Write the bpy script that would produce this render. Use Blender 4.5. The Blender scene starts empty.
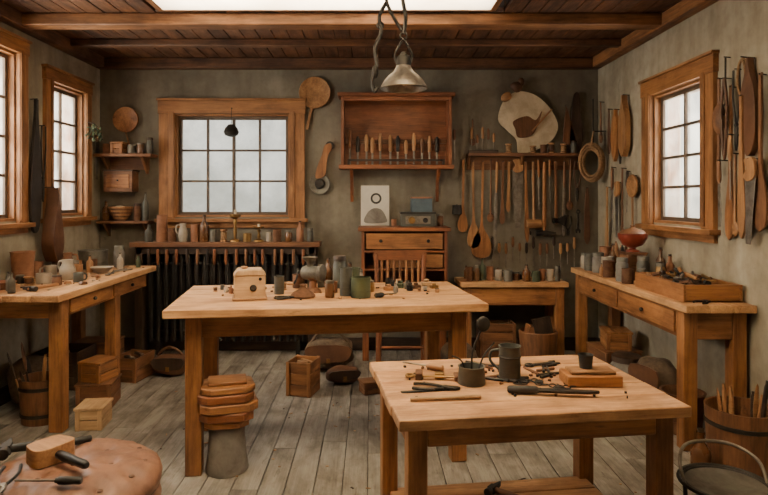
import bpy, math, random, bmesh
from mathutils import Vector, Matrix, noise
random.seed(11)
R = random
U = R.uniform
PI = math.pi
I4 = Matrix.Identity(4)
T = Matrix.Translation
def RX(a): return Matrix.Rotation(math.radians(a), 4, 'X')
def RY(a): return Matrix.Rotation(math.radians(a), 4, 'Y')
def RZ(a): return Matrix.Rotation(math.radians(a), 4, 'Z')

# ------------------------------------------------------------ materials
def base(name):
    m = bpy.data.materials.new(name); m.use_nodes = True
    nt = m.node_tree; bs = nt.nodes['Principled BSDF']
    return m, nt, bs
def L(nt, a, b): nt.links.new(a, b)
def ramp(nt, fac, stops):
    r = nt.nodes.new('ShaderNodeValToRGB'); e = r.color_ramp.elements
    while len(e) < len(stops): e.new(0.5)
    for i, (p, c) in enumerate(stops):
        e[i].position = p; e[i].color = (*c, 1)
    L(nt, fac, r.inputs[0]); return r.outputs[0]
def nz(nt, co, scale=(1, 1, 1), s=1.0, detail=4, dist=0.0, rough=.55):
    mp = nt.nodes.new('ShaderNodeMapping'); mp.inputs['Scale'].default_value = scale
    L(nt, co, mp.inputs[0])
    n = nt.nodes.new('ShaderNodeTexNoise'); n.inputs['Scale'].default_value = s
    n.inputs['Detail'].default_value = detail; n.inputs['Distortion'].default_value = dist
    n.inputs['Roughness'].default_value = rough
    L(nt, mp.outputs[0], n.inputs['Vector']); return n.outputs[0]
def mth(nt, op, a, b):
    n = nt.nodes.new('ShaderNodeMath'); n.operation = op
    for i, v in enumerate((a, b)):
        if isinstance(v, (int, float)): n.inputs[i].default_value = v
        else: L(nt, v, n.inputs[i])
    return n.outputs[0]
def mul(nt, fac, a, b, mode='MULTIPLY'):
    n = nt.nodes.new('ShaderNodeMixRGB'); n.blend_type = mode
    if isinstance(fac, (int, float)): n.inputs[0].default_value = fac
    else: L(nt, fac, n.inputs[0])
    for i, v in ((1, a), (2, b)):
        if isinstance(v, tuple): n.inputs[i].default_value = (*v, 1)
        else: L(nt, v, n.inputs[i])
    return n.outputs[0]
def bump(nt, bs, h, st, d=.01):
    b = nt.nodes.new('ShaderNodeBump'); b.inputs['Strength'].default_value = st
    b.inputs['Distance'].default_value = d
    L(nt, h, b.inputs['Height']); L(nt, b.outputs[0], bs.inputs['Normal'])
def gattr(nt):
    a = nt.nodes.new('ShaderNodeAttribute'); a.attribute_name = 'grain'; return a.outputs['Vector']
def wood(name, dark, light, rough=.5, st=.25, dirt=.45, sc=1.0):
    m, nt, bs = base(name); g = gattr(nt)
    n1 = nz(nt, g, (1.3*sc, 11*sc, 11*sc), 1, 5, .8)
    n2 = nz(nt, g, (5*sc, 90*sc, 90*sc), 1, 3)
    f = mth(nt, 'ADD', mth(nt, 'MULTIPLY', n1, .62), mth(nt, 'MULTIPLY', n2, .38))
    c = ramp(nt, f, [(.34, dark), (.5, tuple((a+b)/2 for a, b in zip(dark, light))), (.66, light)])
    n3 = nz(nt, g, (1.6, 3, 3), 1.6, 8, .3, .65)
    d = ramp(nt, n3, [(.36, (.34, .29, .26)), (.58, (1, 1, 1))])
    c = mul(nt, dirt, c, d)
    n4 = nz(nt, g, (3, 16, 16), 2.5, 6, .5, .7)
    c = mul(nt, dirt*.9, c, ramp(nt, n4, [(.30, (.25, .2, .17)), (.42, (1, 1, 1))]))
    L(nt, c, bs.inputs['Base Color'])
    L(nt, ramp(nt, n3, [(.3, (min(1, rough+.3),)*3), (.7, (rough-.08,)*3)]), bs.inputs['Roughness'])
    bump(nt, bs, mth(nt, 'ADD', f, mth(nt, 'MULTIPLY', n4, .5)), st*1.3, .004)
    return m
def mat(name, col, rough=.6, metal=0, var=.35, s=9, st=.15, alt=None):
    m, nt, bs = base(name); g = gattr(nt)
    n1 = nz(nt, g, (1, 1, 1), s, 7, .3, .65)
    alt = alt or (col[0]*.38, col[1]*.32, col[2]*.28)
    c = ramp(nt, n1, [(.36, tuple(a*var+b*(1-var) for a, b in zip(alt, col))), (.6, col)])
    L(nt, c, bs.inputs['Base Color']); bs.inputs['Metallic'].default_value = metal
    L(nt, ramp(nt, n1, [(.3, (min(1, rough+.25),)*3), (.7, (rough,)*3)]), bs.inputs['Roughness'])
    bump(nt, bs, n1, st, .004)
    return m
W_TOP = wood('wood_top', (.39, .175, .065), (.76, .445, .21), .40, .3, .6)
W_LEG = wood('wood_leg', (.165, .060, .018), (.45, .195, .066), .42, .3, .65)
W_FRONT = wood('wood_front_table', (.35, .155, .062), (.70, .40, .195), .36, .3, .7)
W_RED = wood('wood_red', (.12, .037, .012), (.34, .112, .038), .42, .25, .6)
W_WIN = wood('wood_window', (.17, .066, .020), (.44, .195, .066), .45, .25, .6)
W_SASH = wood('wood_sash', (.07, .045, .03), (.15, .10, .065), .5, .2, .4)
W_CEIL = wood('wood_ceiling', (.048, .02, .009), (.20, .085, .036), .5, .35, .8)
W_BEAM = wood('wood_beam', (.115, .045, .016), (.36, .16, .06), .5, .35, .65)
W_DARK = wood('wood_dark', (.022, .012, .007), (.07, .036, .02), .5, .25, .5)
W_TOOL = wood('wood_tool', (.20, .085, .031), (.50, .26, .108), .42, .12, .5)
W_MID = wood('wood_mid', (.095, .038, .015), (.27, .115, .047), .45, .2, .55)
W_PALE = wood('wood_pale', (.36, .21, .10), (.64, .43, .24), .5, .2, .5)
W_FLOOR = wood('wood_floor', (.18, .16, .135), (.375, .343, .295), .40, .6, .8)
IRON = mat('iron', (.042, .036, .031), .45, .6, .4, 12)
STEEL = mat('steel', (.28, .25, .215), .38, .9, .7, 10)
TIN = mat('galvanised', (.18, .168, .14), .48, .6, .7, 7)
BRASS = mat('brass', (.34, .20, .075), .38, .9, .6, 10)
RUST = mat('rusty', (.17, .08, .042), .75, .3, .6, 14)
GREEN = mat('green_enamel', (.07, .088, .045), .4, .1, .6, 8)
SLATE = mat('slate_enamel', (.078, .078, .065), .4, .1, .6, 8)
BLUE = mat('blue_paint', (.07, .11, .14), .5, 0, .5, 8)
CREAM = mat('cream', (.58, .49, .36), .6, 0, .5, 6, .15, (.26, .18, .10))
CERAM = mat('ceramic', (.36, .305, .24), .42, 0, .5, 6)
TERRA = mat('terracotta', (.28, .12, .06), .6, 0, .6, 8)
REDB = mat('red_glaze', (.28, .045, .022), .25, 0, .6, 5)
LEATH = mat('leather', (.26, .125, .075), .38, 0, .7, 7, .5)
LEATH2 = mat('leather_brown', (.12, .05, .022), .42, 0, .6, 6, .4)
LEATH3 = mat('leather_black', (.025, .02, .017), .5, 0, .4, 6, .4)
ROPE = mat('rope', (.30, .175, .085), .8, 0, .6, 60, .6)
PAPER = mat('paper', (.55, .51, .44), .7, 0, .3, 3)
SACK = mat('sackcloth', (.12, .082, .052), .85, 0, .6, 30, .6)
GREYC = mat('grey_stone', (.21, .19, .165), .7, 0, .6, 9)
LEAF = mat('leaf', (.06, .085, .04), .6, 0, .5, 9)
BLACKP = mat('black_paint', (.02, .018, .016), .4, 0, .3, 9)
AMBER = mat('amber_glass', (.13, .055, .02), .15, 0, .4, 5)

def plaster(name, c1, c2, c3):
    m, nt, bs = base(name)
    tc = nt.nodes.new('ShaderNodeTexCoord').outputs['Object']
    a = nz(nt, tc, (1, 1, 1), 1.3, 8, .4, .62); b = nz(nt, tc, (1, 1, 1), 14, 6)
    st = nz(nt, tc, (3, 3, .5), 1.6, 6, .3)
    c = ramp(nt, a, [(.3, c1), (.5, c2), (.7, c3)])
    c = mul(nt, .45, c, ramp(nt, b, [(.35, (.68, .64, .6)), (.6, (1, 1, 1))]))
    c = mul(nt, .6, c, ramp(nt, st, [(.35, (.52, .47, .4)), (.62, (1, 1, 1))]))
    cr = nz(nt, tc, (1, 1, 1), 4.5, 9, 1.2, .7)
    c = mul(nt, .6, c, ramp(nt, cr, [(.27, (.4, .34, .28)), (.37, (1, 1, 1))]))
    L(nt, c, bs.inputs['Base Color']); bs.inputs['Roughness'].default_value = .85
    bump(nt, bs, mth(nt, 'ADD', a, mth(nt, 'MULTIPLY', b, .4)), .45, .02)
    return m
PL_B = plaster('plaster_back_shaded', (.135, .116, .086), (.19, .168, .128), (.24, .215, .168))  # same plaster, with the back wall's shade put into the colour
PL_S = plaster('plaster_side_lit', (.26, .22, .162), (.37, .325, .245), (.46, .41, .32))  # lighter copy, the light on the side walls put into the colour

def glassmat():
    m = bpy.data.materials.new('grimy_glass'); m.use_nodes = True; nt = m.node_tree
    nt.nodes.clear(); o = nt.nodes.new('ShaderNodeOutputMaterial')
    tr = nt.nodes.new('ShaderNodeBsdfTransparent'); tr.inputs[0].default_value = (.93, .92, .89, 1)
    gl = nt.nodes.new('ShaderNodeBsdfGlossy'); gl.inputs['Roughness'].default_value = .08
    tl = nt.nodes.new('ShaderNodeBsdfTranslucent'); tl.inputs[0].default_value = (.55, .54, .5, 1)
    m1 = nt.nodes.new('ShaderNodeMixShader'); m1.inputs[0].default_value = .05
    m2 = nt.nodes.new('ShaderNodeMixShader')
    tc = nt.nodes.new('ShaderNodeTexCoord').outputs['Object']
    L(nt, ramp(nt, nz(nt, tc, (1, 1, 1), 4, 7), [(.35, (.05,)*3), (.7, (.3,)*3)]), m2.inputs[0])
    L(nt, tr.outputs[0], m1.inputs[1]); L(nt, gl.outputs[0], m1.inputs[2])
    L(nt, m1.outputs[0], m2.inputs[1]); L(nt, tl.outputs[0], m2.inputs[2])
    L(nt, m2.outputs[0], o.inputs[0]); return m
GLASS = glassmat()
def frosted():
    m = bpy.data.materials.new('frosted_glass'); m.use_nodes = True; nt = m.node_tree
    nt.nodes.clear(); o = nt.nodes.new('ShaderNodeOutputMaterial')
    tl = nt.nodes.new('ShaderNodeBsdfTranslucent')
    tc = nt.nodes.new('ShaderNodeTexCoord').outputs['Object']
    L(nt, ramp(nt, nz(nt, tc, (1, 1, 1), 2, 5), [(.3, (.75, .70, .60)), (.7, (.95, .92, .84))]), tl.inputs[0])
    L(nt, tl.outputs[0], o.inputs[0]); return m
FROST = frosted()

# ------------------------------------------------------------ mesh builder
def crom(pts, n=6, closed=False):
    P = [Vector(p) for p in pts]; out = []
    N = len(P)
    rng = range(N) if closed else range(N-1)
    for i in rng:
        if closed: a, b, c, d = P[(i-1) % N], P[i], P[(i+1) % N], P[(i+2) % N]
        else: a, b, c, d = P[max(i-1, 0)], P[i], P[i+1], P[min(i+2, N-1)]
        for k in range(n):
            t = k/n
            out.append(.5*((2*b)+(c-a)*t+(2*a-5*b+4*c-d)*t*t+(3*b-a-3*c+d)*t**3))
    if not closed: out.append(P[-1])
    return out

class B:
    def __init__(s, name):
        s.n = name; s.v = []; s.f = []; s.m = []; s.sm = []; s.g = []; s.mats = []; s.M = I4
    def at(s, *Ms):
        s.M = I4.copy()
        for m in Ms: s.M = s.M @ m
        return s
    def add(s, vs, fs, mt, smooth=False, axis=0, M=None):
        off = Vector((U(0, 40), U(0, 40), U(0, 40))); bi = len(s.v)
        X = s.M @ M if M else s.M
        for p in vs:
            p = Vector(p); s.v.append(X @ p)
            q = p if axis == 0 else (Vector((p.y, p.x, p.z)) if axis == 1 else Vector((p.z, p.x, p.y)))
            s.g.append(q+off)
        if mt not in s.mats: s.mats.append(mt)
        k = s.mats.index(mt)
        for f in fs:
            s.f.append([i+bi for i in f]); s.m.append(k); s.sm.append(smooth)
        return s
    def bx(s, x0, x1, y0, y1, z0, z1, mt, M=None, axis=None):
        d = (abs(x1-x0), abs(y1-y0), abs(z1-z0))
        ax = d.index(max(d)) if axis is None else axis
        vs = [(x, y, z) for x in (x0, x1) for y in (y0, y1) for z in (z0, z1)]
        fs = [(0, 1, 3, 2), (4, 6, 7, 5), (0, 4, 5, 1), (2, 3, 7, 6), (0, 2, 6, 4), (1, 5, 7, 3)]
        return s.add(vs, fs, mt, False, ax, M)
    def box(s, c, d, mt, M=None):
        m = T(Vector(c)) @ (M or I4)
        return s.bx(-d[0]/2, d[0]/2, -d[1]/2, d[1]/2, -d[2]/2, d[2]/2, mt, m)
    def lathe(s, prof, mt, c=(0, 0, 0), n=24, M=None, wob=None):
        vs = []; rings = []
        for r, z in prof:
            if r < 1e-6: rings.append([len(vs)]); vs.append((0, 0, z))
            else:
                k = len(vs); rings.append(list(range(k, k+n)))
                for i in range(n):
                    a = 2*PI*i/n; rr = r*(wob(a, z) if wob else 1)
                    vs.append((rr*math.cos(a), rr*math.sin(a), z))
        fs = []
        for a, b in zip(rings[:-1], rings[1:]):
            if len(a) == 1 and len(b) == 1: continue
            for i in range(n):
                j = (i+1) % n
                if len(a) == 1: fs.append((a[0], b[i], b[j]))
                elif len(b) == 1: fs.append((a[i], a[j], b[0]))
                else: fs.append((a[i], a[j], b[j], b[i]))
        return s.add(vs, fs, mt, True, 2, T(Vector(c)) @ (M or I4))
    def rod(s, p0, p1, r0, mt, r1=None, n=10):
        p0 = Vector(p0); p1 = Vector(p1); d = p1-p0; r1 = r0 if r1 is None else r1
        q = d.to_track_quat('Z', 'Y').to_matrix().to_4x4()
        return s.lathe([(0, 0), (r0, 0), (r1, d.length), (0, d.length)], mt, p0, n, q)
    def handle(s, p0, p1, r, mt, n=12):
        p0 = Vector(p0); p1 = Vector(p1); d = p1-p0; h = d.length
        q = d.to_track_quat('Z', 'Y').to_matrix().to_4x4()
        pr = [(0, 0), (r*.7, .01*h), (r*.95, .08*h), (r*.9, .3*h), (r*1.05, .6*h), (r*.95, .85*h), (r*.6, .93*h), (r*.65, h), (0, h)]
        return s.lathe(pr, mt, p0, n, q)
    def tube(s, pts, r, mt, n=8, closed=False, sub=5, rr=None):
        P = crom(pts, sub, closed) if sub > 1 else [Vector(p) for p in pts]
        N = len(P); vs = []; fs = []; up = Vector((.13, .37, .92)).normalized()
        for i, p in enumerate(P):
            if closed: t = P[(i+1) % N]-P[i-1]
            else: t = P[min(i+1, N-1)]-P[max(i-1, 0)]
            t.normalize(); a = t.cross(up)
            if a.length < .05: a = t.cross(Vector((1, 0, 0)))
            a.normalize(); b = t.cross(a)
            q = r if rr is None else r*(rr[0]+(rr[1]-rr[0])*i/(N-1))
            for k in range(n):
                w = 2*PI*k/n; vs.append(p+(a*math.cos(w)+b*math.sin(w))*q)
        for i in range(N if closed else N-1):
            j = (i+1) % N
            for k in range(n):
                l = (k+1) % n; fs.append((i*n+k, i*n+l, j*n+l, j*n+k))
        if not closed:
            fs.append(tuple(range(n))[::-1]); fs.append(tuple((N-1)*n+k for k in range(n)))
        return s.add(vs, fs, mt, True, 2)
    def ring(s, R_, r, mt, c=(0, 0, 0), M=None, n=28, sx=1, sy=1):
        m = T(Vector(c)) @ (M or I4)
        pts = [m @ Vector((R_*sx*math.cos(2*PI*i/n), R_*sy*math.sin(2*PI*i/n), 0)) for i in range(n)]
        return s.tube(pts, r, mt, 8, True, 1)
    def prism(s, out, t, mt, M=None, axis=2):
        """outline in XZ, thickness along Y centred"""
        n = len(out)
        vs = [(x, -t/2, z) for x, z in out]+[(x, t/2, z) for x, z in out]
        fs = [tuple(range(n)), tuple(range(2*n-1, n-1, -1))]+[(i, i+n, (i+1) % n+n, (i+1) % n) for i in range(n)]
        return s.add(vs, fs, mt, False, axis, M)
    def smooth_prism(s, out, t, mt, M=None, axis=2, sub=5):
        o = [(p.x, p.y) for p in crom([(a, b, 0) for a, b in out], sub, True)]
        return s.prism(o, t, mt, M, axis)
    def sym(s, prof, t, mt, M=None, sub=5):
        o = [(max(p.y, .0005), p.x) for p in crom([(z, w, 0) for z, w in prof], sub)]
        return s.prism(o+[(-x, z) for x, z in reversed(o)], t, mt, M)
    def ell(s, c, d, mt, M=None, n=18, nzs=0, k=3, p=1.0):
        rings = n//2
        prof = []
        for i in range(rings+1):
            a = -PI/2+PI*i/rings
            prof.append((math.copysign(abs(math.cos(a))**p, 1) if 0 < i < rings else 0, math.copysign(abs(math.sin(a))**p, math.sin(a))))
        b0 = len(s.v)
        S = Matrix.Diagonal((d[0], d[1], d[2], 1))
        s.lathe(prof, mt, (0, 0, 0), n, T(Vector(c)) @ (M or I4) @ S)
        if nzs:
            cc = s.M @ Vector(c)
            for i in range(b0, len(s.v)):
                q = noise.noise(s.v[i]*k+Vector((c[0]*7, 0, 0)))
                s.v[i] = cc+(s.v[i]-cc)*(1+nzs*q)
        for i in range(b0, len(s.g)): s.g[i] = s.v[i].copy()
        return s
    def done(s, loc=(0, 0, 0), rz=0, bevel=.003, seg=2):
        me = bpy.data.meshes.new(s.n); me.from_pydata([tuple(v) for v in s.v], [], s.f)
        for m in s.mats: me.materials.append(m)
        me.polygons.foreach_set('material_index', s.m)
        me.polygons.foreach_set('use_smooth', s.sm)
        at = me.attributes.new('grain', 'FLOAT_VECTOR', 'POINT')
        at.data.foreach_set('vector', [c for g in s.g for c in g])
        bm = bmesh.new(); bm.from_mesh(me); bmesh.ops.recalc_face_normals(bm, faces=bm.faces)
        bm.to_mesh(me); bm.free()
        me.set_sharp_from_angle(angle=math.radians(42)); me.update()
        ob = bpy.data.objects.new(s.n, me); bpy.context.scene.collection.objects.link(ob)
        ob.location = loc; ob.rotation_euler = (0, 0, math.radians(rz))
        if bevel:
            md = ob.modifiers.new('b', 'BEVEL'); md.width = bevel; md.segments = seg
            md.limit_method = 'ANGLE'; md.angle_limit = math.radians(50)
        return ob

# ------------------------------------------------------------ room
XL, XR, YB, YF, H = -2.70, 2.28, 5.97, -0.8, 2.90
M_B = T((0, YB, 0)); M_L = T((XL, 0, 0)) @ RZ(90); M_R = T((XR, 0, 0)) @ RZ(-90); M_F = T((0, YF, 0)) @ RZ(180)

def wall(name, M, x0, x1, ops, mt):
    b = B(name).at(M)
    xs = sorted({x0, x1, *[o[0] for o in ops], *[o[1] for o in ops]})
    zs = sorted({-.1, H+.02, *[o[2] for o in ops], *[o[3] for o in ops]})
    for i in range(len(xs)-1):
        for j in range(len(zs)-1):
            cx, cz = (xs[i]+xs[i+1])/2, (zs[j]+zs[j+1])/2
            if any(o[0] < cx < o[1] and o[2] < cz < o[3] for o in ops): continue
            b.bx(xs[i], xs[i+1], 0, .22, zs[j], zs[j+1], mt)
    b.done(bevel=0)

def window(name, M, x0, x1, z0, z1, cols, rows, tw, tws=None):
    """opening x0..x1 z0..z1, interior trim width tw"""
    tws = tws or tw
    b = B(name).at(M)
    b.bx(x0, x0+.02, -.0, .2, z0, z1, W_WIN); b.bx(x1-.02, x1, 0, .2, z0, z1, W_WIN)
    b.bx(x0+.02, x1-.02, 0, .2, z1-.02, z1, W_WIN); b.bx(x0+.02, x1-.02, 0, .2, z0, z0+.02, W_WIN)
    b.bx(x0-tw, x0+.005, -.035, -.001, z0-.02, z1, W_WIN); b.bx(x1-.005, x1+tw, -.035, -.001, z0-.02, z1, W_WIN)
    b.bx(x0-tw-.01, x1+tw+.01, -.04, -.001, z1, z1+tws, W_WIN)
    b.bx(x0-tw-.02, x1+tw+.02, -.055, -.001, z1+tws, z1+tws+.02, W_WIN)
    b.bx(x0-tw-.03, x1+tw+.03, -.075, .06, z0-.05, z0-.015, W_WIN)
    b.bx(x0-tw, x1+tw, -.03, -.001, z0-.05-tws*.45, z0-.05, W_WIN)
    b.bx(x0-tw*.35, x0, -.045, -.03, z0, z1+.02, W_WIN); b.bx(x1, x1+tw*.35, -.045, -.03, z0, z1+.02, W_WIN)
    fy0, fy1 = .05, .09; fw = .03
    a0, a1, c0, c1 = x0+.02, x1-.02, z0+.02, z1-.02
    b.bx(a0, a0+fw, fy0, fy1, c0, c1, W_SASH); b.bx(a1-fw, a1, fy0, fy1, c0, c1, W_SASH)
    b.bx(a0+fw, a1-fw, fy0, fy1, c1-fw, c1, W_SASH); b.bx(a0+fw, a1-fw, fy0, fy1, c0, c0+fw, W_SASH)
    for i in range(1, cols):
        x = a0+fw+(a1-a0-2*fw)*i/cols; w = .014 if (cols == 4 and i == 2) else .010
        b.bx(x-w, x+w, fy0, fy1, c0+fw, c1-fw, W_SASH)
    for j in range(1, rows):
        z = c0+fw+(c1-c0-2*fw)*j/rows; b.bx(a0+fw, a1-fw, fy0+.004, fy1-.004, z-.010, z+.010, W_SASH)
    b.bx(a0+fw*.5, a1-fw*.5, .068, .072, c0+fw*.5, c1-fw*.5, GLASS)
    b.done(bevel=.004)

WB = (-1.95, -.80, 1.33, 2.36)
WL1 = (5.02, 5.62, 1.36, 2.50); WL2 = (3.2, 4.55, 1.34, 2.62)
WR = (-4.80, -4.05, 1.32, 2.34)
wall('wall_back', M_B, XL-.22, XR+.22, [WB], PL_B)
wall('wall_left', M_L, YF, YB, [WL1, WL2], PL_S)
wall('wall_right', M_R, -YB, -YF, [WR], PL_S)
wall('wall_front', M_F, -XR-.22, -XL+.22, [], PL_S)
window('window_1', M_B, *WB, 4, 3, .15, .13)
window('window_2', M_L, *WL1, 2, 4, .10, .10)
window('window_3', M_L, *WL2, 3, 4, .11, .10)
window('window_4', M_R, *WR, 2, 4, .14, .12)

b = B('floor'); x = XL
while x < XR-.001:
    w = min(U(.125, .165), XR-x)
    y = YF-U(0, 1.2)
    while y < YB:
        l = U(1.8, 3.4); ya, yb = max(y, YF), min(y+l, YB)
        if yb > ya+.01: b.bx(x+.0022, x+w-.0022, ya+.0015, yb-.0015, -.03, -.001-U(0, .0015), W_FLOOR, axis=1)
        y += l
    x += w
b.bx(XL, XR, YF, YB, -.08, -.03, W_DARK)
b.done(bevel=.002, seg=1)

SK = [(1.3, 2.9), (3.92, 4.43)]; SX = (-1.58, .94)  # first opening is added, out of view, to let in fill light
b = B('ceiling')
xs = [XL-.2+i*.13 for i in range(41)]
for i in range(len(xs)-1):
    a, c = xs[i], xs[i+1]; mid = (a+c)/2
    segs = [(YF, YB+.2)]
    if SX[0] < mid < SX[1]: segs = [(YF, SK[0][0]), (SK[0][1], SK[1][0]), (SK[1][1], YB+.2)]
    for (p, q) in segs:
        b.bx(a+.003, c-.003, p, q, H+U(0, .004), H+.03, W_CEIL, axis=1)
        b.bx(a, c, p, q, H+.03, H+.12, W_DARK, axis=1)
b.done(bevel=.003, seg=1)
def beam(n, x0, x1, y0, y1, z0, z1, m=W_BEAM): B(n).bx(x0, x1, y0, y1, z0, z1, m).done(bevel=.008)
beam('ceiling_beam', XL+.001, XR-.001, 4.46, 4.60, 2.81, 2.899)
beam('ceiling_beam', XL+.001, XR-.001, 5.18, 5.26, 2.84, 2.899, W_CEIL)
beam('ceiling_beam', XL+.001, XR-.001, 3.55, 3.70, 2.80, 2.899)
beam('trim_1', XL+.001, XR-.001, 5.86, 5.969, 2.80, 2.899, W_CEIL)
beam('trim_2', XL+.001, XL+.10, YF, 5.85, 2.80, 2.899, W_CEIL)
beam('trim_3', XR-.10, XR-.001, YF, 5.85, 2.80, 2.899, W_BEAM)
beam('baseboard_back', XL+.02, XR-.02, 5.945, 5.969, 0, .13, W_DARK)
beam('baseboard_left', XL+.001, XL+.02, YF, 5.969, 0, .13, W_DARK)
beam('baseboard_right', XR-.02, XR-.001, YF, 5.969, 0, .13, W_DARK)
b = B('skylight_frame')  # frames the real skylight and the added unseen one
for i, (p, q) in enumerate(SK):
    for (x0, x1, y0, y1) in ((SX[0]+.01, SX[0]+.05, p+.005, q-.005), (SX[1]-.05, SX[1]-.01, p+.005, q-.005), (SX[0]+.05, SX[1]-.05, p+.005, p+.03), (SX[0]+.05, SX[1]-.05, q-.02, q-.002)):
        b.bx(x0, x1, y0, y1, H-.002, H+.25, W_BEAM)
b.done()
b = B('skylight_glass')  # panes for the real skylight and the added unseen one
for (p, q) in SK: b.bx(SX[0]+.05, SX[1]-.05, p+.03, q-.02, H+.004, H+.008, FROST)
b.done(bevel=0)

# ------------------------------------------------------------ furniture
def table(name, W, D, Ht, loc, rz, tt=.045, lw=.085, ins=.08, ap=.11, mt=W_TOP, ml=W_LEG, n=5, shelf=None, drawers=0, insy=None, fi=0):
    b = B(name); insy = ins if insy is None else insy
    along = W >= D
    for i in range(n):
        if along:
            a = -D/2+D*i/n; e = U(0, .006)
            b.bx(-W/2+e, W/2-U(0, .006), a+.0012, a+D/n-.0012, Ht-tt, Ht, mt, axis=0)
        else:
            a = -W/2+W*i/n
            b.bx(a+.0012, a+W/n-.0012, -D/2+U(0, .005), D/2-U(0, .005), Ht-tt, Ht, mt, axis=1)
    lx, ly = W/2-ins-lw/2, D/2-insy-lw/2
    for sx in (-1, 1):
        for sy in (-1, 1):
            yy = sy*ly-(fi if sy > 0 and sx > 0 else 0)
            b.bx(sx*lx-lw/2, sx*lx+lw/2, yy-lw/2, yy+lw/2, 0, Ht-tt, ml)
    t = .028
    for sy in (-1, 1): b.bx(-lx+lw/2, lx+(0 if fi and sy > 0 else -lw/2), sy*(ly+.02)-t/2, sy*(ly+.02)+t/2, Ht-tt-ap, Ht-tt, ml)
    for sx in (-1, 1): b.bx(sx*(lx+.02)-t/2, sx*(lx+.02)+t/2, -ly+lw/2, ly-(0 if fi else lw/2), Ht-tt-ap, Ht-tt-.0005, ml)
    if shelf:
        k = 5
        for i in range(k):
            a = -ly+2*ly*i/k; b.bx(-lx, lx, a+.003, a+2*ly/k-.003, shelf-.02, shelf, mt, axis=0)
        for sy in (-1, 1): b.bx(-lx+lw/2, lx-lw/2, sy*ly-.02, sy*ly+.02, shelf-.075, shelf-.021, ml)
        for sx in (-1, 1): b.bx(sx*lx-.02, sx*lx+.02, -ly+lw/2, ly-lw/2, shelf-.075, shelf-.021, ml)
    if drawers:
        side, k, z0, z1 = drawers
        for i in range(k):
            y0 = -ly+lw/2+(2*ly-lw)*i/k+.02; y1 = -ly+lw/2+(2*ly-lw)*(i+1)/k-.02
            xx = side*(lx+.034)
            b.bx(min(xx, xx+side*.016), max(xx, xx+side*.016), y0, y1, z0, z1, ml, axis=1)
            b.ell((xx+side*.03, (y0+y1)/2, (z0+z1)/2), (.014, .014, .014), IRON, n=10)
    return b.done(loc, rz, bevel=.005)

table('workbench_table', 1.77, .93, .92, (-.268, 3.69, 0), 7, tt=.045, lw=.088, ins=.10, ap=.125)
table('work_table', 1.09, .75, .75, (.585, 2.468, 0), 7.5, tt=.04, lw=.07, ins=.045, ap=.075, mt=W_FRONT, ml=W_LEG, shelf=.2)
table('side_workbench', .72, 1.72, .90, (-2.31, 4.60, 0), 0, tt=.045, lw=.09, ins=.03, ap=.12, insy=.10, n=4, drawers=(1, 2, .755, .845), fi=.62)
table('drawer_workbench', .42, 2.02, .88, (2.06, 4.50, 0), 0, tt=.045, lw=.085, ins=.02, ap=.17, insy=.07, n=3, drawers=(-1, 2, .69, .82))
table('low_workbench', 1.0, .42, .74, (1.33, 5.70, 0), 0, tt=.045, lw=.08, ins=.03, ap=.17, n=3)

b = B('window_bench')
b.bx(-2.30, -.48, 5.70, 5.925, 1.05, 1.095, W_MID)
b.bx(-2.25, -.53, 5.73, 5.76, .98, 1.05, W_DARK)
b.bx(-2.26, -2.19, 5.73, 5.92, 0, 1.05, W_DARK); b.bx(-.59, -.52, 5.73, 5.92, 0, 1.05, W_DARK)
b.bx(-2.19, -.59, 5.89, 5.92, .1, 1.05, W_DARK)
b.done()
b = B('radiator')
for i in range(21):
    x = -2.12+i*.074
    b.tube([(x, 5.78, .16), (x, 5.775, .2), (x, 5.775, .9), (x, 5.79, .95), (x, 5.83, .95), (x, 5.845, .9), (x, 5.845, .2), (x, 5.83, .16)], .019, IRON, 8, True, 2)
for z in (.22, .88): b.rod((-2.14, 5.81, z), (-.62, 5.81, z), .018, IRON)
for x in (-2.05, -.7): b.bx(x-.02, x+.02, 5.78, 5.84, 0, .16, IRON)
b.done()
b = B('chisel_row')
for i in range(17):
    x = -2.12+i*.092+U(-.015, .015); l = U(.25, .5)
    b.handle((x, 5.715, 1.03), (x, 5.715, .88), .015, R.choice([W_MID, W_DARK, W_RED]))
    b.rod((x, 5.715, .885), (x, 5.715, .88-l), .006, IRON, .004)
    b.rod((x, 5.715, .99), (x, 5.729, .99), .003, IRON)
b.done()

b = B('drawer_cabinet')
x0, x1, y0, y1 = -.08, .72, 5.55, 5.93
b.bx(x0-.03, x1+.03, y0-.03, y1+.01, 1.21, 1.245, W_RED)
b.bx(x0, x0+.03, y0, y1, .66, 1.21, W_RED); b.bx(x1-.03, x1, y0, y1, .66, 1.21, W_RED)
b.bx(x0+.03, x1-.03, y1-.02, y1, .66, 1.21, W_MID); b.bx(x0, x1, y0, y1, .63, .66, W_RED)
for zz in (.84, 1.01): b.bx(x0+.03, x1-.03, y0, y1-.02, zz, zz+.02, W_RED)
b.bx(.15, .17, y0, y1-.02, .66, 1.01, W_RED)
b.bx(x0+.045, x1-.045, y0-.012, y0+.02, 1.045, 1.19, W_LEG)
for xx in (.1, .54): b.ell((xx, y0-.025, 1.12), (.016, .014, .016), IRON, n=10)
b.bx(.185, x1-.045, y0-.012, y0+.02, .87, .995, W_LEG)
b.ell((.44, y0-.025, .93), (.016, .014, .016), IRON, n=10)
for xx in (x0+.04, x1-.04):
    for yy in (y0+.04, y1-.04): b.bx(xx-.03, xx+.03, yy-.03, yy+.03, 0, .63, W_RED)
b.done()
b = B('slat_back_chair')
cx, cy = .27, 5.12
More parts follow.
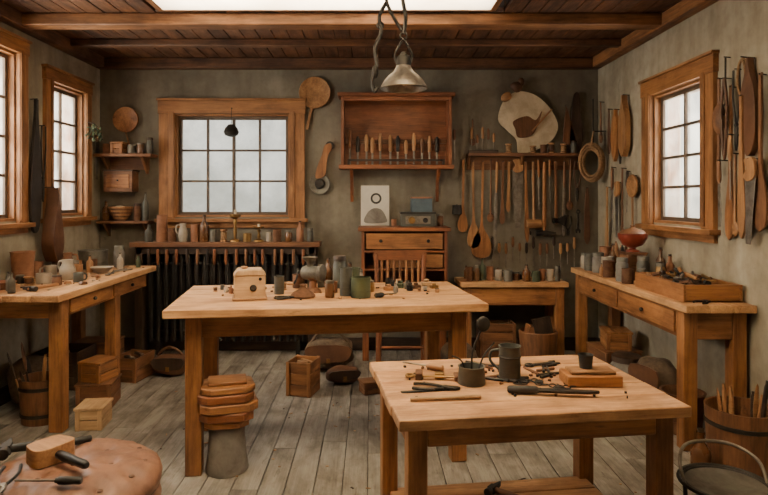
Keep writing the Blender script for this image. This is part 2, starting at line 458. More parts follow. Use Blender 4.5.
for sx in (-1, 1):
    b.tube([(cx+sx*.2, cy-.2+.4, 0), (cx+sx*.2, cy+.2, .45), (cx+sx*.215, cy+.25, 1.02)], .02, W_RED, 8)
    b.rod((cx+sx*.2, cy-.18, 0), (cx+sx*.19, cy-.18, .43), .017, W_RED, .022)
    b.rod((cx+sx*.19, cy-.18, .2), (cx+sx*.2, cy+.2, .2), .012, W_RED)
b.bx(cx-.23, cx+.23, cy-.23, cy+.22, .43, .46, W_RED)
b.bx(cx-.24, cx+.24, cy+.235, cy+.265, .96, 1.05, W_RED)
b.bx(cx-.2, cx+.2, cy+.205, cy+.23, .56, .60, W_RED)
for i in range(7):
    x = cx-.165+i*.055; b.rod((x, cy+.218, .59), (x, cy+.248, .97), .012, W_LEG)
for z in (.15, .28): b.rod((cx-.2, cy-.18, z), (cx+.2, cy-.18, z), .011, W_RED)
b.done()

b = B('wall_tool_cabinet').at(T((0, 5.965, 0)))
x0, x1, z0, z1 = -.28, .79, 1.84, 2.50
b.bx(x0, x1, -.02, 0, z0, z1, W_RED, axis=0)
b.bx(x0-.03, x1+.03, -.24, 0, z1, z1+.035, W_RED); b.bx(x0, x0+.03, -.21, -.02, z0, z1, W_RED); b.bx(x1-.03, x1, -.21, -.02, z0, z1, W_RED)
b.bx(x0-.02, x1+.02, -.23, 0, z0-.04, z0, W_RED); b.bx(x0+.03, x1-.03, -.045, -.02, 2.06, 2.10, W_MID)
b.bx(x0+.03, x1-.03, -.21, -.18, z1-.04, z1, W_RED)
for xx in (x0+.1, x1-.12):
    b.prism([(0, 1.80), (-.19, 1.80), (-.17, 1.76), (-.05, 1.68), (-.02, 1.50), (0, 1.48)], .03, W_RED, T((xx, 0, 0)) @ RZ(90))
b.done()
b = B('chisel_set')
for i in range(12):
    x = -.20+i*.078+U(-.012, .012); h = U(.22, .38); m = R.choice([W_DARK, W_MID, IRON, W_TOOL, W_PALE])
    y = 5.86
    b.bx(x-.010, x+.010, y-.003, y+.003, 1.842, 1.842+h*.5, STEEL)
    b.handle((x, y, 1.84+h*.45), (x, y, 1.84+h), .019, m)
b.bx(-.22, .73, 5.835, 5.855, 1.88, 1.90, W_DARK)
for x in (-.21, .72): b.bx(x-.01, x+.01, 5.83, 5.87, 1.842, 1.90, W_DARK)
b.done()

# ------------------------------------------------------------ small item library
PL = []
def can(name, x, y, z, r, h, m, rim=True, flare=1.0, n=24):
    PL.append((x, y, r*max(1.05, flare)))
    b = B(name); rt = r*flare
    pr = [(0, 0), (r, 0), (r*1.02, .004), (r+(rt-r)*.9, h*.9), (rt, h-.006)]
    pr += [(rt*1.05, h-.004), (rt*1.05, h)] if rim else [(rt, h)]
    pr += [(rt*.92, h), (r*.9, h*.3), (0, h*.3)]
    b.lathe(pr, m, n=n)
    if rim:
        q = r+(rt-r)*.3
        b.lathe([(q, h*.3), (q*1.03, h*.32), (q, h*.34)], m, n=n)
    return b.done((x, y, z), U(0, 360), bevel=0)
def mug(name, x, y, z, r, h, m, rz=0):
    PL.append((x, y, r*1.6))
    b = B(name)
    b.lathe([(0, 0), (r*.9, 0), (r, .006), (r, h-.003), (r*.96, h), (r*.9, h-.004), (r*.88, .01), (0, .01)], m)
    b.tube([(r*.95, 0, h*.85), (r*1.45, 0, h*.8), (r*1.6, 0, h*.5), (r*1.35, 0, h*.22), (r*.95, 0, h*.2)], r*.11+.002, m)
    return b.done((x, y, z), rz, bevel=0)
def jug(name, x, y, z, r, h, m, rz=0):
    PL.append((x, y, r*1.6)); b = B(name)
    b.lathe([(0, 0), (r*.75, 0), (r*.8, .008), (r, h*.35), (r*.9, h*.6), (r*.6, h*.82), (r*.7, h), (r*.62, h), (r*.5, h*.82), (0, h*.6)], m)
    b.tube([(r*.62, 0, h*.9), (r*1.3, 0, h*.88), (r*1.45, 0, h*.6), (r*.95, 0, h*.42)], r*.12+.002, m)
    return b.done((x, y, z), rz, bevel=0)
def bottle(name, x, y, z, r, h, m, cap=W_DARK):
    PL.append((x, y, r))
    b = B(name)
    b.lathe([(0, 0), (r*.95, 0), (r, .01), (r, h*.55), (r*.9, h*.64), (r*.4, h*.75), (r*.33, h*.9), (r*.42, h*.91), (r*.42, h*.94), (0, h*.94)], m)
    b.lathe([(0, h*.94), (r*.3, h*.94), (r*.34, h), (0, h)], cap, n=12)
    return b.done((x, y, z), 0, bevel=0)
def jar(name, x, y, z, r, h, m, lid=TIN):
    PL.append((x, y, r))
    b = B(name)
    b.lathe([(0, 0), (r*.93, 0), (r, .01), (r, h*.72), (r*.85, h*.8), (r*.85, h*.86), (0, h*.86)], m)
    b.lathe([(0, h*.84), (r*.92, h*.84), (r*.92, h*.98), (r*.85, h), (0, h)], lid)
    return b.done((x, y, z), 0, bevel=0)
def spool(name, x, y, z, r, h, m):
    PL.append((x, y, r)); b = B(name)
    b.lathe([(0, 0), (r, 0), (r, h*.12), (r*.5, h*.2), (r*.5, h*.8), (r, h*.88), (r, h), (0, h)], W_TOOL, n=18)
    b.lathe([(r*.5, h*.2), (r*.85, h*.25), (r*.85, h*.75), (r*.5, h*.8)], m, n=18)
    return b.done((x, y, z), 0, bevel=0)
def offcut(name, x, y, z, s, m):
    PL.append((x, y, s*1.2)); b = B(name)
    b.prism([(-s, 0), (s, 0), (s*.8, s*.7), (-s*.6, s*.9), (-s, s*.5)], s*1.1, m)
    return b.done((x, y, z), U(0, 180))
def clutter(n, x0, x1, y0, y1, z, rmin, rmax, hmax, avoid=()):
    k = 0; tries = 0
    while k < n and tries < 600:
        tries += 1
        r = U(rmin, rmax); x, y = U(x0, x1), U(y0, y1)
        if any(math.hypot(x-a, y-c) < r+q+.006 for a, c, q in list(PL)+list(avoid)): continue
        h = min(hmax, r*U(1.4, 4)); m = R.choice([RUST, AMBER, TERRA, CERAM, TIN, SLATE, GREEN, W_TOOL, BRASS, IRON, GREYC])
        t = R.random()
        if t < .25: can('tin_can', x, y, z, r, h, m)
        elif t < .45: jar('glass_jar', x, y, z, r, h, m, R.choice([TIN, W_DARK, BRASS]))
        elif t < .6: bottle('glass_bottle', x, y, z, r*.8, min(hmax, r*4.5), m)
        elif t < .75: spool('thread_spool', x, y, z, r*.8, r*1.6, R.choice([ROPE, LEATH2, CREAM, BLUE]))
        else: offcut('wood_offcut', x, y, z, r*.75, R.choice([W_TOOL, W_MID, W_PALE, IRON, LEATH2]))
        k += 1
def crate(name, x, y, z, w, d, h, m, rz=0, lid=False):
    b = B(name); t = .012; k = max(2, int(h/.08))
    for i in range(k):
        a, c = h*i/k+.003, h*(i+1)/k-.003
        b.bx(-w/2, w/2, -d/2, -d/2+t, a, c, m); b.bx(-w/2, w/2, d/2-t, d/2, a, c, m)
        b.bx(-w/2, -w/2+t, -d/2+t, d/2-t, a, c, m); b.bx(w/2-t, w/2, -d/2+t, d/2-t, a, c, m)
    b.bx(-w/2, w/2, -d/2, d/2, 0, .012, m)
    for sx in (-1, 1):
        for sy in (-1, 1): b.bx(sx*(w/2-.016)-.014, sx*(w/2-.016)+.014, sy*(d/2+.004)-.005, sy*(d/2+.004)+.005, 0, h, m, axis=2)
    if lid: b.bx(-w/2-.008, w/2+.008, -d/2-.008, d/2+.008, h, h+.016, m)
    else:
        for i in range(5): b.box((U(-.2, .2)*w, U(-.2, .2)*d, h*U(.55, .95)), (w*U(.3, .6), d*U(.1, .3), .02), R.choice([W_DARK, W_MID, W_TOOL, SACK]), RZ(U(-40, 40)) @ RY(U(-20, 20)))
    return b.done((x, y, z), rz)
def brushes(b, r, z0, n, l0, l1, mats, sp=.5):
    for i in range(n):
        a = 2*PI*i/n+U(-.3, .3); q = r*U(.3, .7); l = U(l0, l1)
        p = Vector((q*math.cos(a), q*math.sin(a), z0)); d = Vector((math.cos(a)*sp*U(.3, 1), math.sin(a)*sp*U(.3, 1), 1)).normalized()
        b.rod(p, p+d*l*.6, .005, R.choice(mats), .006, 8)
        e = p+d*l
        if R.random() < .5: b.handle(p+d*l*.55, e, .012, R.choice(mats))
        else: b.ell(e-d*l*.2, (.016, .008, l*.2), R.choice(mats), d.to_track_quat('Z', 'Y').to_matrix().to_4x4(), 10)
def tub(name, x, y, z, r, h, m, n, l0, l1, flare=1.15, sp=.5):
    b = B(name); rt = r*flare; t = .012
    b.lathe([(0, 0), (r, 0), (rt, h), (rt-t, h), (r-t, .02), (0, .02)], m, n=22)
    for q in (.2, .8):
        rr = r+(rt-r)*q+.002; b.lathe([(rr, h*q-.012), (rr+.004, h*q-.01), (rr+.004, h*q+.01), (rr+.001, h*q+.012)], IRON, n=22)
    brushes(b, r, .021, n, l0, l1, [W_TOOL, W_MID, IRON, W_DARK], sp)
    return b.done((x, y, z), 0, bevel=0)
def satchel(name, x, y, z, w, d, h, m=LEATH2, rz=0, strap=True):
    b = B(name)
    b.ell((0, 0, h), (w, d, h), m, n=26, nzs=.2, k=8, p=.65)
    b.smooth_prism([(-w*.8, h*1.75), (w*.8, h*1.75), (w*.78, h*.9), (w*.3, h*.7), (-w*.3, h*.7), (-w*.78, h*.9)], .014, W_DARK if m is LEATH2 else LEATH2, T((0, -d*.98, 0)), sub=3)
    b.box((0, -d*1.03, h*.8), (.03, .012, .04), BRASS)
    if strap: b.tube([(-w*.85, 0, h*1.4), (-w*.5, -.02, h*2.3), (0, -.03, h*2.7), (w*.5, -.02, h*2.3), (w*.85, 0, h*1.4)], .011, m)
    zz = min(v.z for v in b.v)
    return b.done((x, y, z-zz), rz, bevel=0)

def t_paddle(b, Lg, bw, bl, m, t=.014, hw=.012):
    b.sym([(0, hw*.6), (-.012, hw), (-(Lg-bl)*.6, hw*.9), (-(Lg-bl), hw*1.2), (-(Lg-bl*.65), bw*.36), (-(Lg-bl*.35), bw*.5), (-(Lg-bl*.1), bw*.4), (-Lg, .004)], t, m)
def t_spoon(b, Lg, r, m):
    b.rod((0, 0, 0), (0, 0, -Lg+r*2), .008, m, .010); b.ell((0, 0, -Lg+r*1.3), (r, r*.3, r*1.35), m, n=16)
def t_hammer(b, Lg, m, hm=IRON, s=1.0, up=False):
    b.handle((0, 0, 0), (0, 0, -Lg), .013*s, m)
    z = -Lg+.02*s if not up else -.02
    b.rod((-.05*s, 0, z), (-.01*s, 0, z), .018*s, hm, .016*s, 12)
    b.bx(-.02*s, .02*s, -.015*s, .015*s, z-.016*s, z+.016*s, hm)
    b.prism([(.02*s, z+.014*s), (.07*s, z+.004*s), (.07*s, z-.002*s), (.02*s, z-.014*s)], .022*s, hm)
def t_mallet(b, Lg, m, w=.14, h=.09):
    b.rod((0, 0, 0), (0, 0, -Lg+.02), .013, m, .015)
    b.lathe([(0, -w/2), (h*.45, -w/2), (h*.5, -w*.4), (h*.5, w*.4), (h*.45, w/2), (0, w/2)], W_TOOL, (0, 0, -Lg+h/2), 16, RY(90))
def t_saw(b, Lg, w, hm=W_TOOL):
    b.smooth_prism([(-.04, 0), (.035, .005), (.055, -.05), (.05, -.11), (-.01, -.13), (-.045, -.10), (-.02, -.06), (-.03, -.03)], .022, hm, sub=4)
    b.prism([(-w*.45, -.10), (w*.55, -.10), (w*.15, -Lg), (-w*.3, -Lg)], .003, STEEL)
def t_file(b, Lg, m, w=.016):
    b.handle((0, 0, 0), (0, 0, -Lg*.35), .014, m)
    b.sym([(-Lg*.33, w*.3), (-Lg*.4, w*.5), (-Lg*.9, w*.5), (-Lg, w*.2)], .006, STEEL, sub=2)
def t_screw(b, Lg, m):
    b.handle((0, 0, 0), (0, 0, -Lg*.4), .015, m); b.rod((0, 0, -Lg*.38), (0, 0, -Lg), .004, STEEL)
def t_axe(b, Lg, m):
    b.sym([(0, .016), (-.04, .014), (-Lg*.5, .011), (-Lg, .015)], .022, m)
    b.smooth_prism([(-.03, -Lg+.01), (.03, -Lg+.01), (.09, -Lg-.02), (.10, -Lg+.09), (.03, -Lg+.06), (-.03, -Lg+.06)], .022, IRON, sub=3)
def t_pliers(b, Lg, m=IRON, hm=None):
    hm = hm or m
    for s in (-1, 1):
        b.tube([(s*.028, 0, 0), (s*.034, 0, -Lg*.3), (s*.014, 0, -Lg*.6), (-s*.004, 0, -Lg*.7)], .0065, hm, 8)
        b.prism([(-s*.002, -Lg*.66), (-s*.016, -Lg*.72), (-s*.013, -Lg*.92), (-s*.003, -Lg), (-s*.001, -Lg*.72)], .012, m)
    b.lathe([(0, -.008), (.014, -.008), (.014, .008), (0, .008)], m, (0, 0, -Lg*.68), 12, RX(90))
def t_wrench(b, Lg, m=STEEL):
    b.prism([(-.009, -.03), (.009, -.03), (.011, -Lg+.035), (.026, -Lg+.02), (.022, -Lg-.012), (.008, -Lg-.004), (.006, -Lg+.014), (-.006, -Lg+.014), (-.008, -Lg-.004), (-.022, -Lg-.012), (-.026, -Lg+.02), (-.011, -Lg+.035)], .008, m)
    b.ring(.016, .006, m, (0, 0, -.018), RX(90), 16)

def hang(name, wallM, x, z, off, fn, tilt=0, peg=True):
    """x along wall, z height, off distance from wall"""
    b = B(name).at(wallM, T((x, -off, z)), RY(tilt))
    fn(b)
    if peg:
        b.at(wallM, T((x, 0, z))); b.rod((0, -.002, 0), (0, -off-.012, .004), .004, IRON)
    return b.done()
def lay(name, x, y, z, rz, fn, th=.01):
    b = B(name).at(RX(90)); fn(b)
    mn = min(v.z for v in b.v)
    return b.done((x, y, z-mn+.0005), rz)

# ------------------------------------------------------------ back wall, right rack
b = B('tool_rack_shelf').at(T((0, 5.968, 0)))
b.bx(.96, 2.10, -.15, 0, 1.93, 1.96, W_MID); b.bx(.96, 2.10, -.02, 0, 1.80, 1.93, W_MID)
for x in (.975, 1.5, 2.085): b.prism([(0, 1.93), (-.13, 1.93), (-.02, 1.80), (0, 1.80)], .02, W_MID, T((x, 0, 0)) @ RZ(90))
b.done()
b = B('screwdriver_set')
for i in range(5):
    x = 1.0+i*.055; h = U(.18, .28)
    b.rod((x, 5.88, 1.961), (x, 5.88, 1.961+h*.6), .004, STEEL); b.handle((x, 5.88, 1.96+h*.55), (x, 5.88, 1.96+h), .014, R.choice([W_DARK, W_TOOL, W_MID]))
b.bx(.97, 1.26, 5.86, 5.90, 1.961, 1.99, W_DARK); b.done()
for x, h in ((1.36, .09), (1.60, .07), (1.78, .1), (1.90, .09)): spool('thread_spool', x, 5.86, 1.961, .032, h, R.choice([ROPE, LEATH2, SLATE]))
jar('glass_jar', 2.0, 5.86, 1.961, .03, .12, SLATE, W_DARK); can('tin_can', 1.70, 5.85, 1.961, .03, .08, RUST)
specs = [
 ('wooden_paddle', .93, 1.90, lambda b: t_paddle(b, .72, .10, .22, W_LEG)),
 ('wooden_peel', 1.02, 1.88, lambda b: t_paddle(b, .86, .13, .28, W_TOOL)),
 ('wooden_peel', 1.12, 1.88, lambda b: t_paddle(b, .96, .20, .33, W_LEG)),
 ('wooden_spoon', 1.20, 1.90, lambda b: t_spoon(b, .62, .035, W_MID)),
 ('long_file', 1.26, 1.88, lambda b: t_file(b, .88, W_TOOL, .03)),
 ('wooden_baton', 1.32, 1.88, lambda b: t_paddle(b, .62, .05, .2, W_MID)),
 ('wooden_baton', 1.38, 1.88, lambda b: t_paddle(b, .50, .04, .2, W_TOOL)),
 ('hand_saw', 1.46, 1.90, lambda b: t_saw(b, .68, .11)),
 ('wooden_baton', 1.54, 1.88, lambda b: t_paddle(b, .8, .045, .5, W_LEG)),
 ('wooden_mallet', 1.62, 1.88, lambda b: t_mallet(b, .66, W_TOOL, .15, .09)),
 ('long_file', 1.67, 1.90, lambda b: t_file(b, .5, W_LEG, .02)),
 ('claw_hammer', 1.73, 1.88, lambda b: t_hammer(b, .74, W_LEG, IRON, 1.6)),
 ('chisel', 1.78, 1.90, lambda b: t_screw(b, .42, W_TOOL)),
 ('hatchet', 1.84, 1.88, lambda b: t_axe(b, .62, W_MID)),
 ('long_file', 1.93, 1.88, lambda b: t_file(b, .74, W_MID, .03)),
 ('wooden_spoon', 1.99, 1.90, lambda b: t_spoon(b, .5, .035, W_MID)),
 ('pliers', 2.06, 1.88, lambda b: t_pliers(b, .4, IRON, LEATH2)),
]
for n, x, z, f in specs: hang(n, M_B, x, z, .05 if x > .95 else .03, f, U(-1.5, 1.5))
for i in range(13):
    x = 1.22+i*.068
    hang('chisel' if i % 2 else 'screwdriver', M_B, x, 1.13-(.06 if i % 3 else 0), .02, (lambda b: t_screw(b, U(.2, .3), R.choice([W_TOOL, W_MID, W_DARK]))))
for x, z, f, n in ((1.97, 1.34, lambda b: t_pliers(b, .2, IRON), 'pliers'), (2.07, 1.40, lambda b: t_wrench(b, .22, IRON), 'wrench'), (1.58, 1.26, lambda b: t_wrench(b, .1, IRON), 'wrench'), (.84, 2.2, lambda b: t_file(b, .3, W_MID), 'long_file')):
    hang(n, M_B, x, z, .03, f)
b = B('cream_fan_panel')
b.smooth_prism([(1.27, 2.30), (1.33, 2.49), (1.46, 2.575), (1.62, 2.55), (1.76, 2.44), (1.86, 2.27), (1.84, 2.14), (1.72, 2.03), (1.55, 1.965), (1.47, 1.965), (1.45, 2.10), (1.36, 2.19)], .012, CREAM, T((0, 5.925, 0)))
b.smooth_prism([(1.42, 2.28), (1.55, 2.33), (1.64, 2.29), (1.70, 2.38), (1.66, 2.24), (1.60, 2.14), (1.47, 2.12), (1.44, 2.2)], .02, W_MID, T((0, 5.908, 0)))
b.rod((1.6, 5.9, 2.18), (1.80, 5.9, 2.40), .008, W_TOOL); b.done()
b = B('leather_pouch').at(T((1.45, 5.91, 2.62)))
b.ell((0, 0, 0), (.06, .04, .05), LEATH2, n=16, nzs=.3, k=14); b.ell((.05, 0, .05), (.035, .03, .04), LEATH2, n=12, nzs=.3, k=14); b.ell((-.10, 0, -.10), (.06, .025, .045), W_TOOL, RY(-40), n=14, nzs=.2, k=12); b.rod((0, .058, 0), (0, 0, 0), .005, IRON); b.done(bevel=0)
hang('carved_board', M_B, 2.05, 2.55, .03, lambda b: b.smooth_prism([(-.02, 0), (.03, 0), (.05, -.2), (.08, -.45), (.02, -.6), (-.05, -.5), (-.04, -.2)], .02, W_DARK), 2)
hang('wall_bracket_board', M_B, 1.95, 2.44, .03, lambda b: b.prism([(0, 0), (.12, -.36), (.06, -.4), (-.02, -.36)], .02, W_MID), 2)
hang('iron_hook_rod', M_B, 2.22, 2.5, .03, lambda b: (b.rod((0, 0, 0), (0, 0, -.45), .007, IRON), b.tube([(0, 0, -.45), (.02, 0, -.5), (.04, 0, -.45)], .007, IRON)))
hang('leather_strap', M_B, 2.16, 1.62, .03, lambda b: b.sym([(0, .01), (-.1, .02), (-.4, .03), (-.5, .03), (-.56, .01)], .008, LEATH2))
hang('wooden_spoon', M_B, 1.02, 2.3, .03, lambda b: t_spoon(b, .26, .03, W_MID))

def disc(b, r, m, t=.02): b.lathe([(0, 0), (r*.92, 0), (r, t*.4), (r*.97, t), (r*.8, t*.7), (0, t*.6)], m, (0, 0, 0), 32, RX(90))
b = B('round_cutting_board').at(T((-.55, 5.955, 2.57)), RX(0)); disc(b, .16, W_TOOL, .025)
b.sym([(-.14, .02), (-.19, .014), (-.36, .012), (-.375, .003)], .012, W_TOOL, T((.0, -.008, 0)) @ RY(12)); b.done()
b = B('pulley_block').at(T((-.50, 5.95, 1.66)))
disc(b, .105, TIN, .03); b.lathe([(0, 0), (.05, 0), (.045, .02), (0, .02)], IRON, (0, -.025, 0), 20, RX(90))
b.smooth_prism([(-.04, .06), (-.02, .18), (.02, .28), (.05, .38), (.11, .40), (.12, .34), (.09, .30), (.07, .2), (.05, .08)], .025, W_LEG, T((0, -.02, 0)))
b.ring(.035, .008, IRON, (.10, -.02, .38), RX(90), 16); b.done()
b = B('round_wooden_lid').at(T((-2.43, 5.955, 2.30))); disc(b, .13, W_LEG, .03); b.rod((0, -.02, -.12), (.05, -.02, -.30), .008, W_TOOL); b.done()
b = B('corner_shelf').at(T((0, 5.968, 0)))
b.bx(-2.68, -2.12, -.20, 0, 1.92, 1.95, W_MID); b.bx(-2.60, -2.2, -.015, 0, 1.80, 1.92, W_MID)
for x in (-2.6, -2.22): b.prism([(0, 1.92), (-.17, 1.92), (-.02, 1.76), (0, 1.76)], .025, W_MID, T((x, 0, 0)) @ RZ(90))
b.done()
jar('glass_jar', -2.25, 5.86, 1.951, .035, .11, AMBER); can('tin_can', -2.34, 5.86, 1.951, .04, .09, TIN); jar('glass_jar', -2.16, 5.86, 1.951, .03, .16, SLATE, W_DARK)
can('clay_cup', -2.58, 5.86, 1.951, .04, .1, TERRA)
crate('wooden_box', -2.46, 5.85, 1.951, .12, .12, .10, W_LEG, 0, True)
b = B('hanging_box').at(T((-2.45, 5.88, 1.60))); b.bx(-.14, .14, -.08, .08, -0.02, .18, W_MID); b.bx(-.15, .15, -.09, .085, .18, .195, W_DARK); b.bx(-.11, .11, -.087, -.08, .02, .15, W_LEG); b.ell((0, -.092, .09), (.01, .01, .01), IRON, n=8); b.done()  # plain wooden box on the wall, with front panel and knob
b = B('bottle_shelf').at(T((0, 5.968, 0)))
b.bx(-2.66, -2.16, -.17, 0, 1.27, 1.295, W_MID)
for x in (-2.6, -2.22): b.prism([(0, 1.27), (-.14, 1.27), (-.02, 1.14), (0, 1.14)], .022, W_MID, T((x, 0, 0)) @ RZ(90))
b.done()
b = B('woven_bowl').at(T((-2.45, 5.87, 1.296)))
for i in range(8): b.ring(.05+.06*math.sin(i/7*1.5), .011, W_TOOL if i % 2 else W_MID, (0, 0, .011+i*.017), None, 22, 1, .7)
b.ell((0, 0, .10), (.09, .06, .05), CREAM, n=14, nzs=.3, k=14); b.done(bevel=0)
bottle('glass_bottle', -2.60, 5.88, 1.296, .035, .2, AMBER); jar('glass_jar', -2.29, 5.88, 1.296, .035, .17, RUST, W_DARK); bottle('glass_bottle', -2.21, 5.88, 1.296, .03, .28, SLATE)
z = 1.096
can('clay_pot', -2.02, 5.80, z, .055, .26, TERRA, flare=.85); bottle('glass_bottle', -2.14, 5.78, z, .04, .17, SLATE)
can('tin_can', -1.92, 5.79, z, .04, .13, RUST); jug('clay_jug', -1.81, 5.78, z, .045, .18, CERAM, 200)
can('tin_can', -1.70, 5.80, z, .04, .17, TERRA); bottle('glass_bottle', -1.61, 5.80, z, .045, .26, AMBER); can('tin_can', -1.52, 5.79, z, .03, .12, TIN)
for x, h in ((-1.31, .31), (-1.08, .17)):
    b = B('candlestick'); b.lathe([(0, 0), (.05, 0), (.045, .015), (.012, .03), (.018, h*.3), (.010, h*.5), (.02, h*.62), (.012, h*.7), (.05, h*.78), (.055, h*.86), (.05, h*.86), (.03, h*.8), (0, h*.8)], BRASS); b.rod((0, 0, h*.8), (0, 0, h), .014, CREAM, n=12); b.done((x, 5.80, z), bevel=0)
can('brass_pot', -1.19, 5.79, z, .04, .08, BRASS); can('tin_can', -.90, 5.79, z, .04, .12, RUST); jar('glass_jar', -.79, 5.80, z, .035, .11, AMBER)
bottle('glass_bottle', -.68, 5.80, z, .035, .2, TERRA); spool('thread_spool', -1.42, 5.80, z, .035, .12, ROPE); jar('glass_jar', -.58, 5.8, z, .03, .13, SLATE); can('tin_can', -.98, 5.80, z, .03, .09, CERAM)
b = B('hanging_bell').at(T((-1.37, 5.90, 2.17)))
b.lathe([(0, .08), (.03, .075), (.06, .04), (.075, 0), (.06, -.03), (.02, -.045), (0, -.045)], IRON); b.rod((0, 0, .07), (0, 0, .24), .003, IRON)
b.rod((0, 0, .24), (0, .03, .24), .004, IRON); b.done(bevel=0)

z = 1.246
b = B('paper_notice').at(T((.05, 5.90, z)), RX(-7)); b.bx(-.14, .14, -.006, 0, 0.002, .40, PAPER)
b.lathe([(0, 0), (.055, 0), (.055, .004), (0, .004)], BLACKP, (0.01, -.006, .27), 20, RX(90)); b.lathe([(0, 0), (.035, 0), (.035, .003), (0, .003)], PAPER, (.01, -.010, .27), 20, RX(90))
b.smooth_prism([(-.10, .03), (-.08, .12), (-.02, .17), (.06, .16), (.11, .08), (.10, .03)], .003, GREYC, T((0, -.008, 0)))
b.done((0, 0, 0), bevel=0)
b = B('painted_box'); b.bx(-.1, .1, -.07, .07, 0, .13, BLUE); b.bx(-.105, .105, -.075, .075, .13, .145, TERRA); b.done((.50, 5.82, z+.139))
b = B('mantel_radio'); b.bx(-.16, .16, -.09, .09, 0, .12, SLATE); b.bx(-.12, .12, -.092, -.088, .025, .10, STEEL); b.lathe([(0, 0), (.035, 0), (.03, .02), (0, .02)], BRASS, (-.06, -.092, .06), 16, RX(90)); b.lathe([(0, 0), (.025, 0), (.02, .02), (0, .02)], IRON, (.07, -.092, .06), 16, RX(90)); b.bx(-.17, .17, -.1, .1, .12, .138, IRON); b.done((.46, 5.80, z))
can('clay_cup', .23, 5.75, z, .025, .07, TERRA); jar('ink_jar', .68, 5.78, z, .03, .12, RUST)
hang('tin_cup', M_B, .86, 1.45, .06, lambda b: b.lathe([(0, 0), (.045, 0), (.05, -.09), (.046, -.09), (.04, -.01), (0, -.01)], IRON))

z = .741
xx = .90
for i in range(16):
    r = U(.022, .04); xx += r+.008
    if xx > 1.78: break
    q = i % 5; yy = U(5.56, 5.66); h = U(.07, .16)
    [can, jar, bottle, can, mug][q](['tin_can', 'glass_jar', 'glass_bottle', 'clay_cup', 'enamel_mug'][q], xx, yy, z, r, h*(1.4 if q == 2 else 1), [RUST, AMBER, GREEN, TERRA, CERAM, TIN][i % 6]); xx += r
clutter(8, .9, 1.78, 5.70, 5.86, z, .02, .035, .14)

# ------------------------------------------------------------ main table items
z = .921
b = B('wooden_clock_box').at(I4)
b.bx(-.09, .09, -.07, .07, 0, .14, W_PALE); b.prism([(-.095, .14), (.095, .14), (.07, .175), (-.07, .175)], .15, W_PALE)
b.lathe([(0, 0), (.022, 0), (.018, .012), (0, .012)], IRON, (0.02, -.07, .07), 16, RX(90)); b.ell((.06, -.072, .12), (.01, .01, .01), IRON, n=8)
b.bx(-.1, .1, -.08, .08, -.0, .012, W_TOOL); b.rod((-.03, 0, .175), (-.03, 0, .19), .02, W_TOOL); b.done((-.71, 3.52, z), 12, bevel=.008)
b = B('meat_grinder')
b.lathe([(0, 0), (.055, 0), (.05, .015), (.025, .03), (.022, .07), (.04, .09)], W_MID)
b.lathe([(0, -.07), (.035, -.07), (.045, -.05), (.045, .04), (.055, .05), (.055, .07), (0, .07)], TIN, (0, 0, .12), 20, RY(90))
b.lathe([(.02, 0), (.022, .03), (.05, .06), (.052, .065), (.045, .065), (.015, .03)], TIN, (-.02, 0, .155), 20)
b.tube([(-.07, 0, .12), (-.1, 0, .12), (-.11, -.02, .07), (-.12, -.03, .05)], .007, IRON); b.handle((-.12, -.03, .05), (-.17, -.03, .05), .012, W_TOOL); b.done((-.36, 3.76, z), -20, bevel=0)
jar('storage_jar', -.20, 3.95, z, .045, .21, SLATE, W_DARK); can('tin_can', -.145, 3.62, z, .038, .17, SLATE)
can('green_tin', -.055, 3.56, z, .058, .12, GREEN); can('green_tin', -.11, 3.78, z, .045, .15, GREEN); can('clay_cup', -.24, 3.74, z, .035, .07, TERRA)
can('tin_can', -.47, 3.94, z, .04, .09, RUST); bottle('glass_bottle', -.28, 4.0, z, .03, .19, AMBER); can('brass_pot', -.03, 3.85, z, .04, .07, BRASS)
jar('glass_jar', -.24, 3.55, z, .028, .1, AMBER); can('tin_can', -.56, 3.68, z, .03, .11, SLATE)
b = B('bell_weight'); b.lathe([(0, 0), (.07, 0), (.075, .01), (.06, .03), (.03, .045), (.018, .06), (.02, .075), (0, .08)], RUST); b.done((-.40, 3.56, z), bevel=0)
lay('screwdriver', .03, 3.52, z, -55, lambda b: t_screw(b, .16, BLACKP)); lay('pliers', -.55, 3.48, z, -70, lambda b: t_pliers(b, .12))
lay('claw_hammer', -.66, 3.80, z, 60, lambda b: t_hammer(b, .22, W_TOOL))
for (x, y, s, m) in ((.12, 3.83, .03, W_TOOL), (.20, 3.95, .035, GREEN), (.30, 3.90, .03, RUST), (.38, 4.02, .035, W_PALE), (.26, 4.05, .025, IRON), (.42, 3.92, .025, BRASS)):
    b = B('small_block'); b.bx(-s, s, -s*.7, s*.7, 0, s*.8, m); b.rod((0, 0, s*.8), (0, 0, s*1.3), s*.5, m); b.done((x, y, z), U(0, 90)); PL.append((x, y, s*1.3))
AV = [(-.71, 3.52, .13), (-.36, 3.76, .14), (-.50, 3.73, .09), (-.40, 3.56, .08), (.1, 3.58, .1), (-.49, 3.52, .07), (-.70, 3.82, .08), (-.80, 3.87, .09)]
clutter(12, -.60, .02, 3.50, 4.02, z, .018, .038, .16, AV); clutter(11, .06, .46, 3.74, 4.08, z, .012, .024, .06, AV); clutter(7, -1.02, -.6, 3.68, 3.95, z, .012, .022, .05, AV)
b = B('loose_hardware')
for i in range(40):
    x, y = U(-.95, .45), U(3.45, 4.0); k = U(.005, .012); m = R.choice([IRON, RUST, W_TOOL, BRASS])
    if R.random() < .5: b.box((x, y, .004), (k*2.5, k, .008), m, RZ(U(0, 180)))
    else: b.rod((x, y, 0), (x, y, k*.7), k*.6, m)
b.done((0, 0, z), bevel=0)
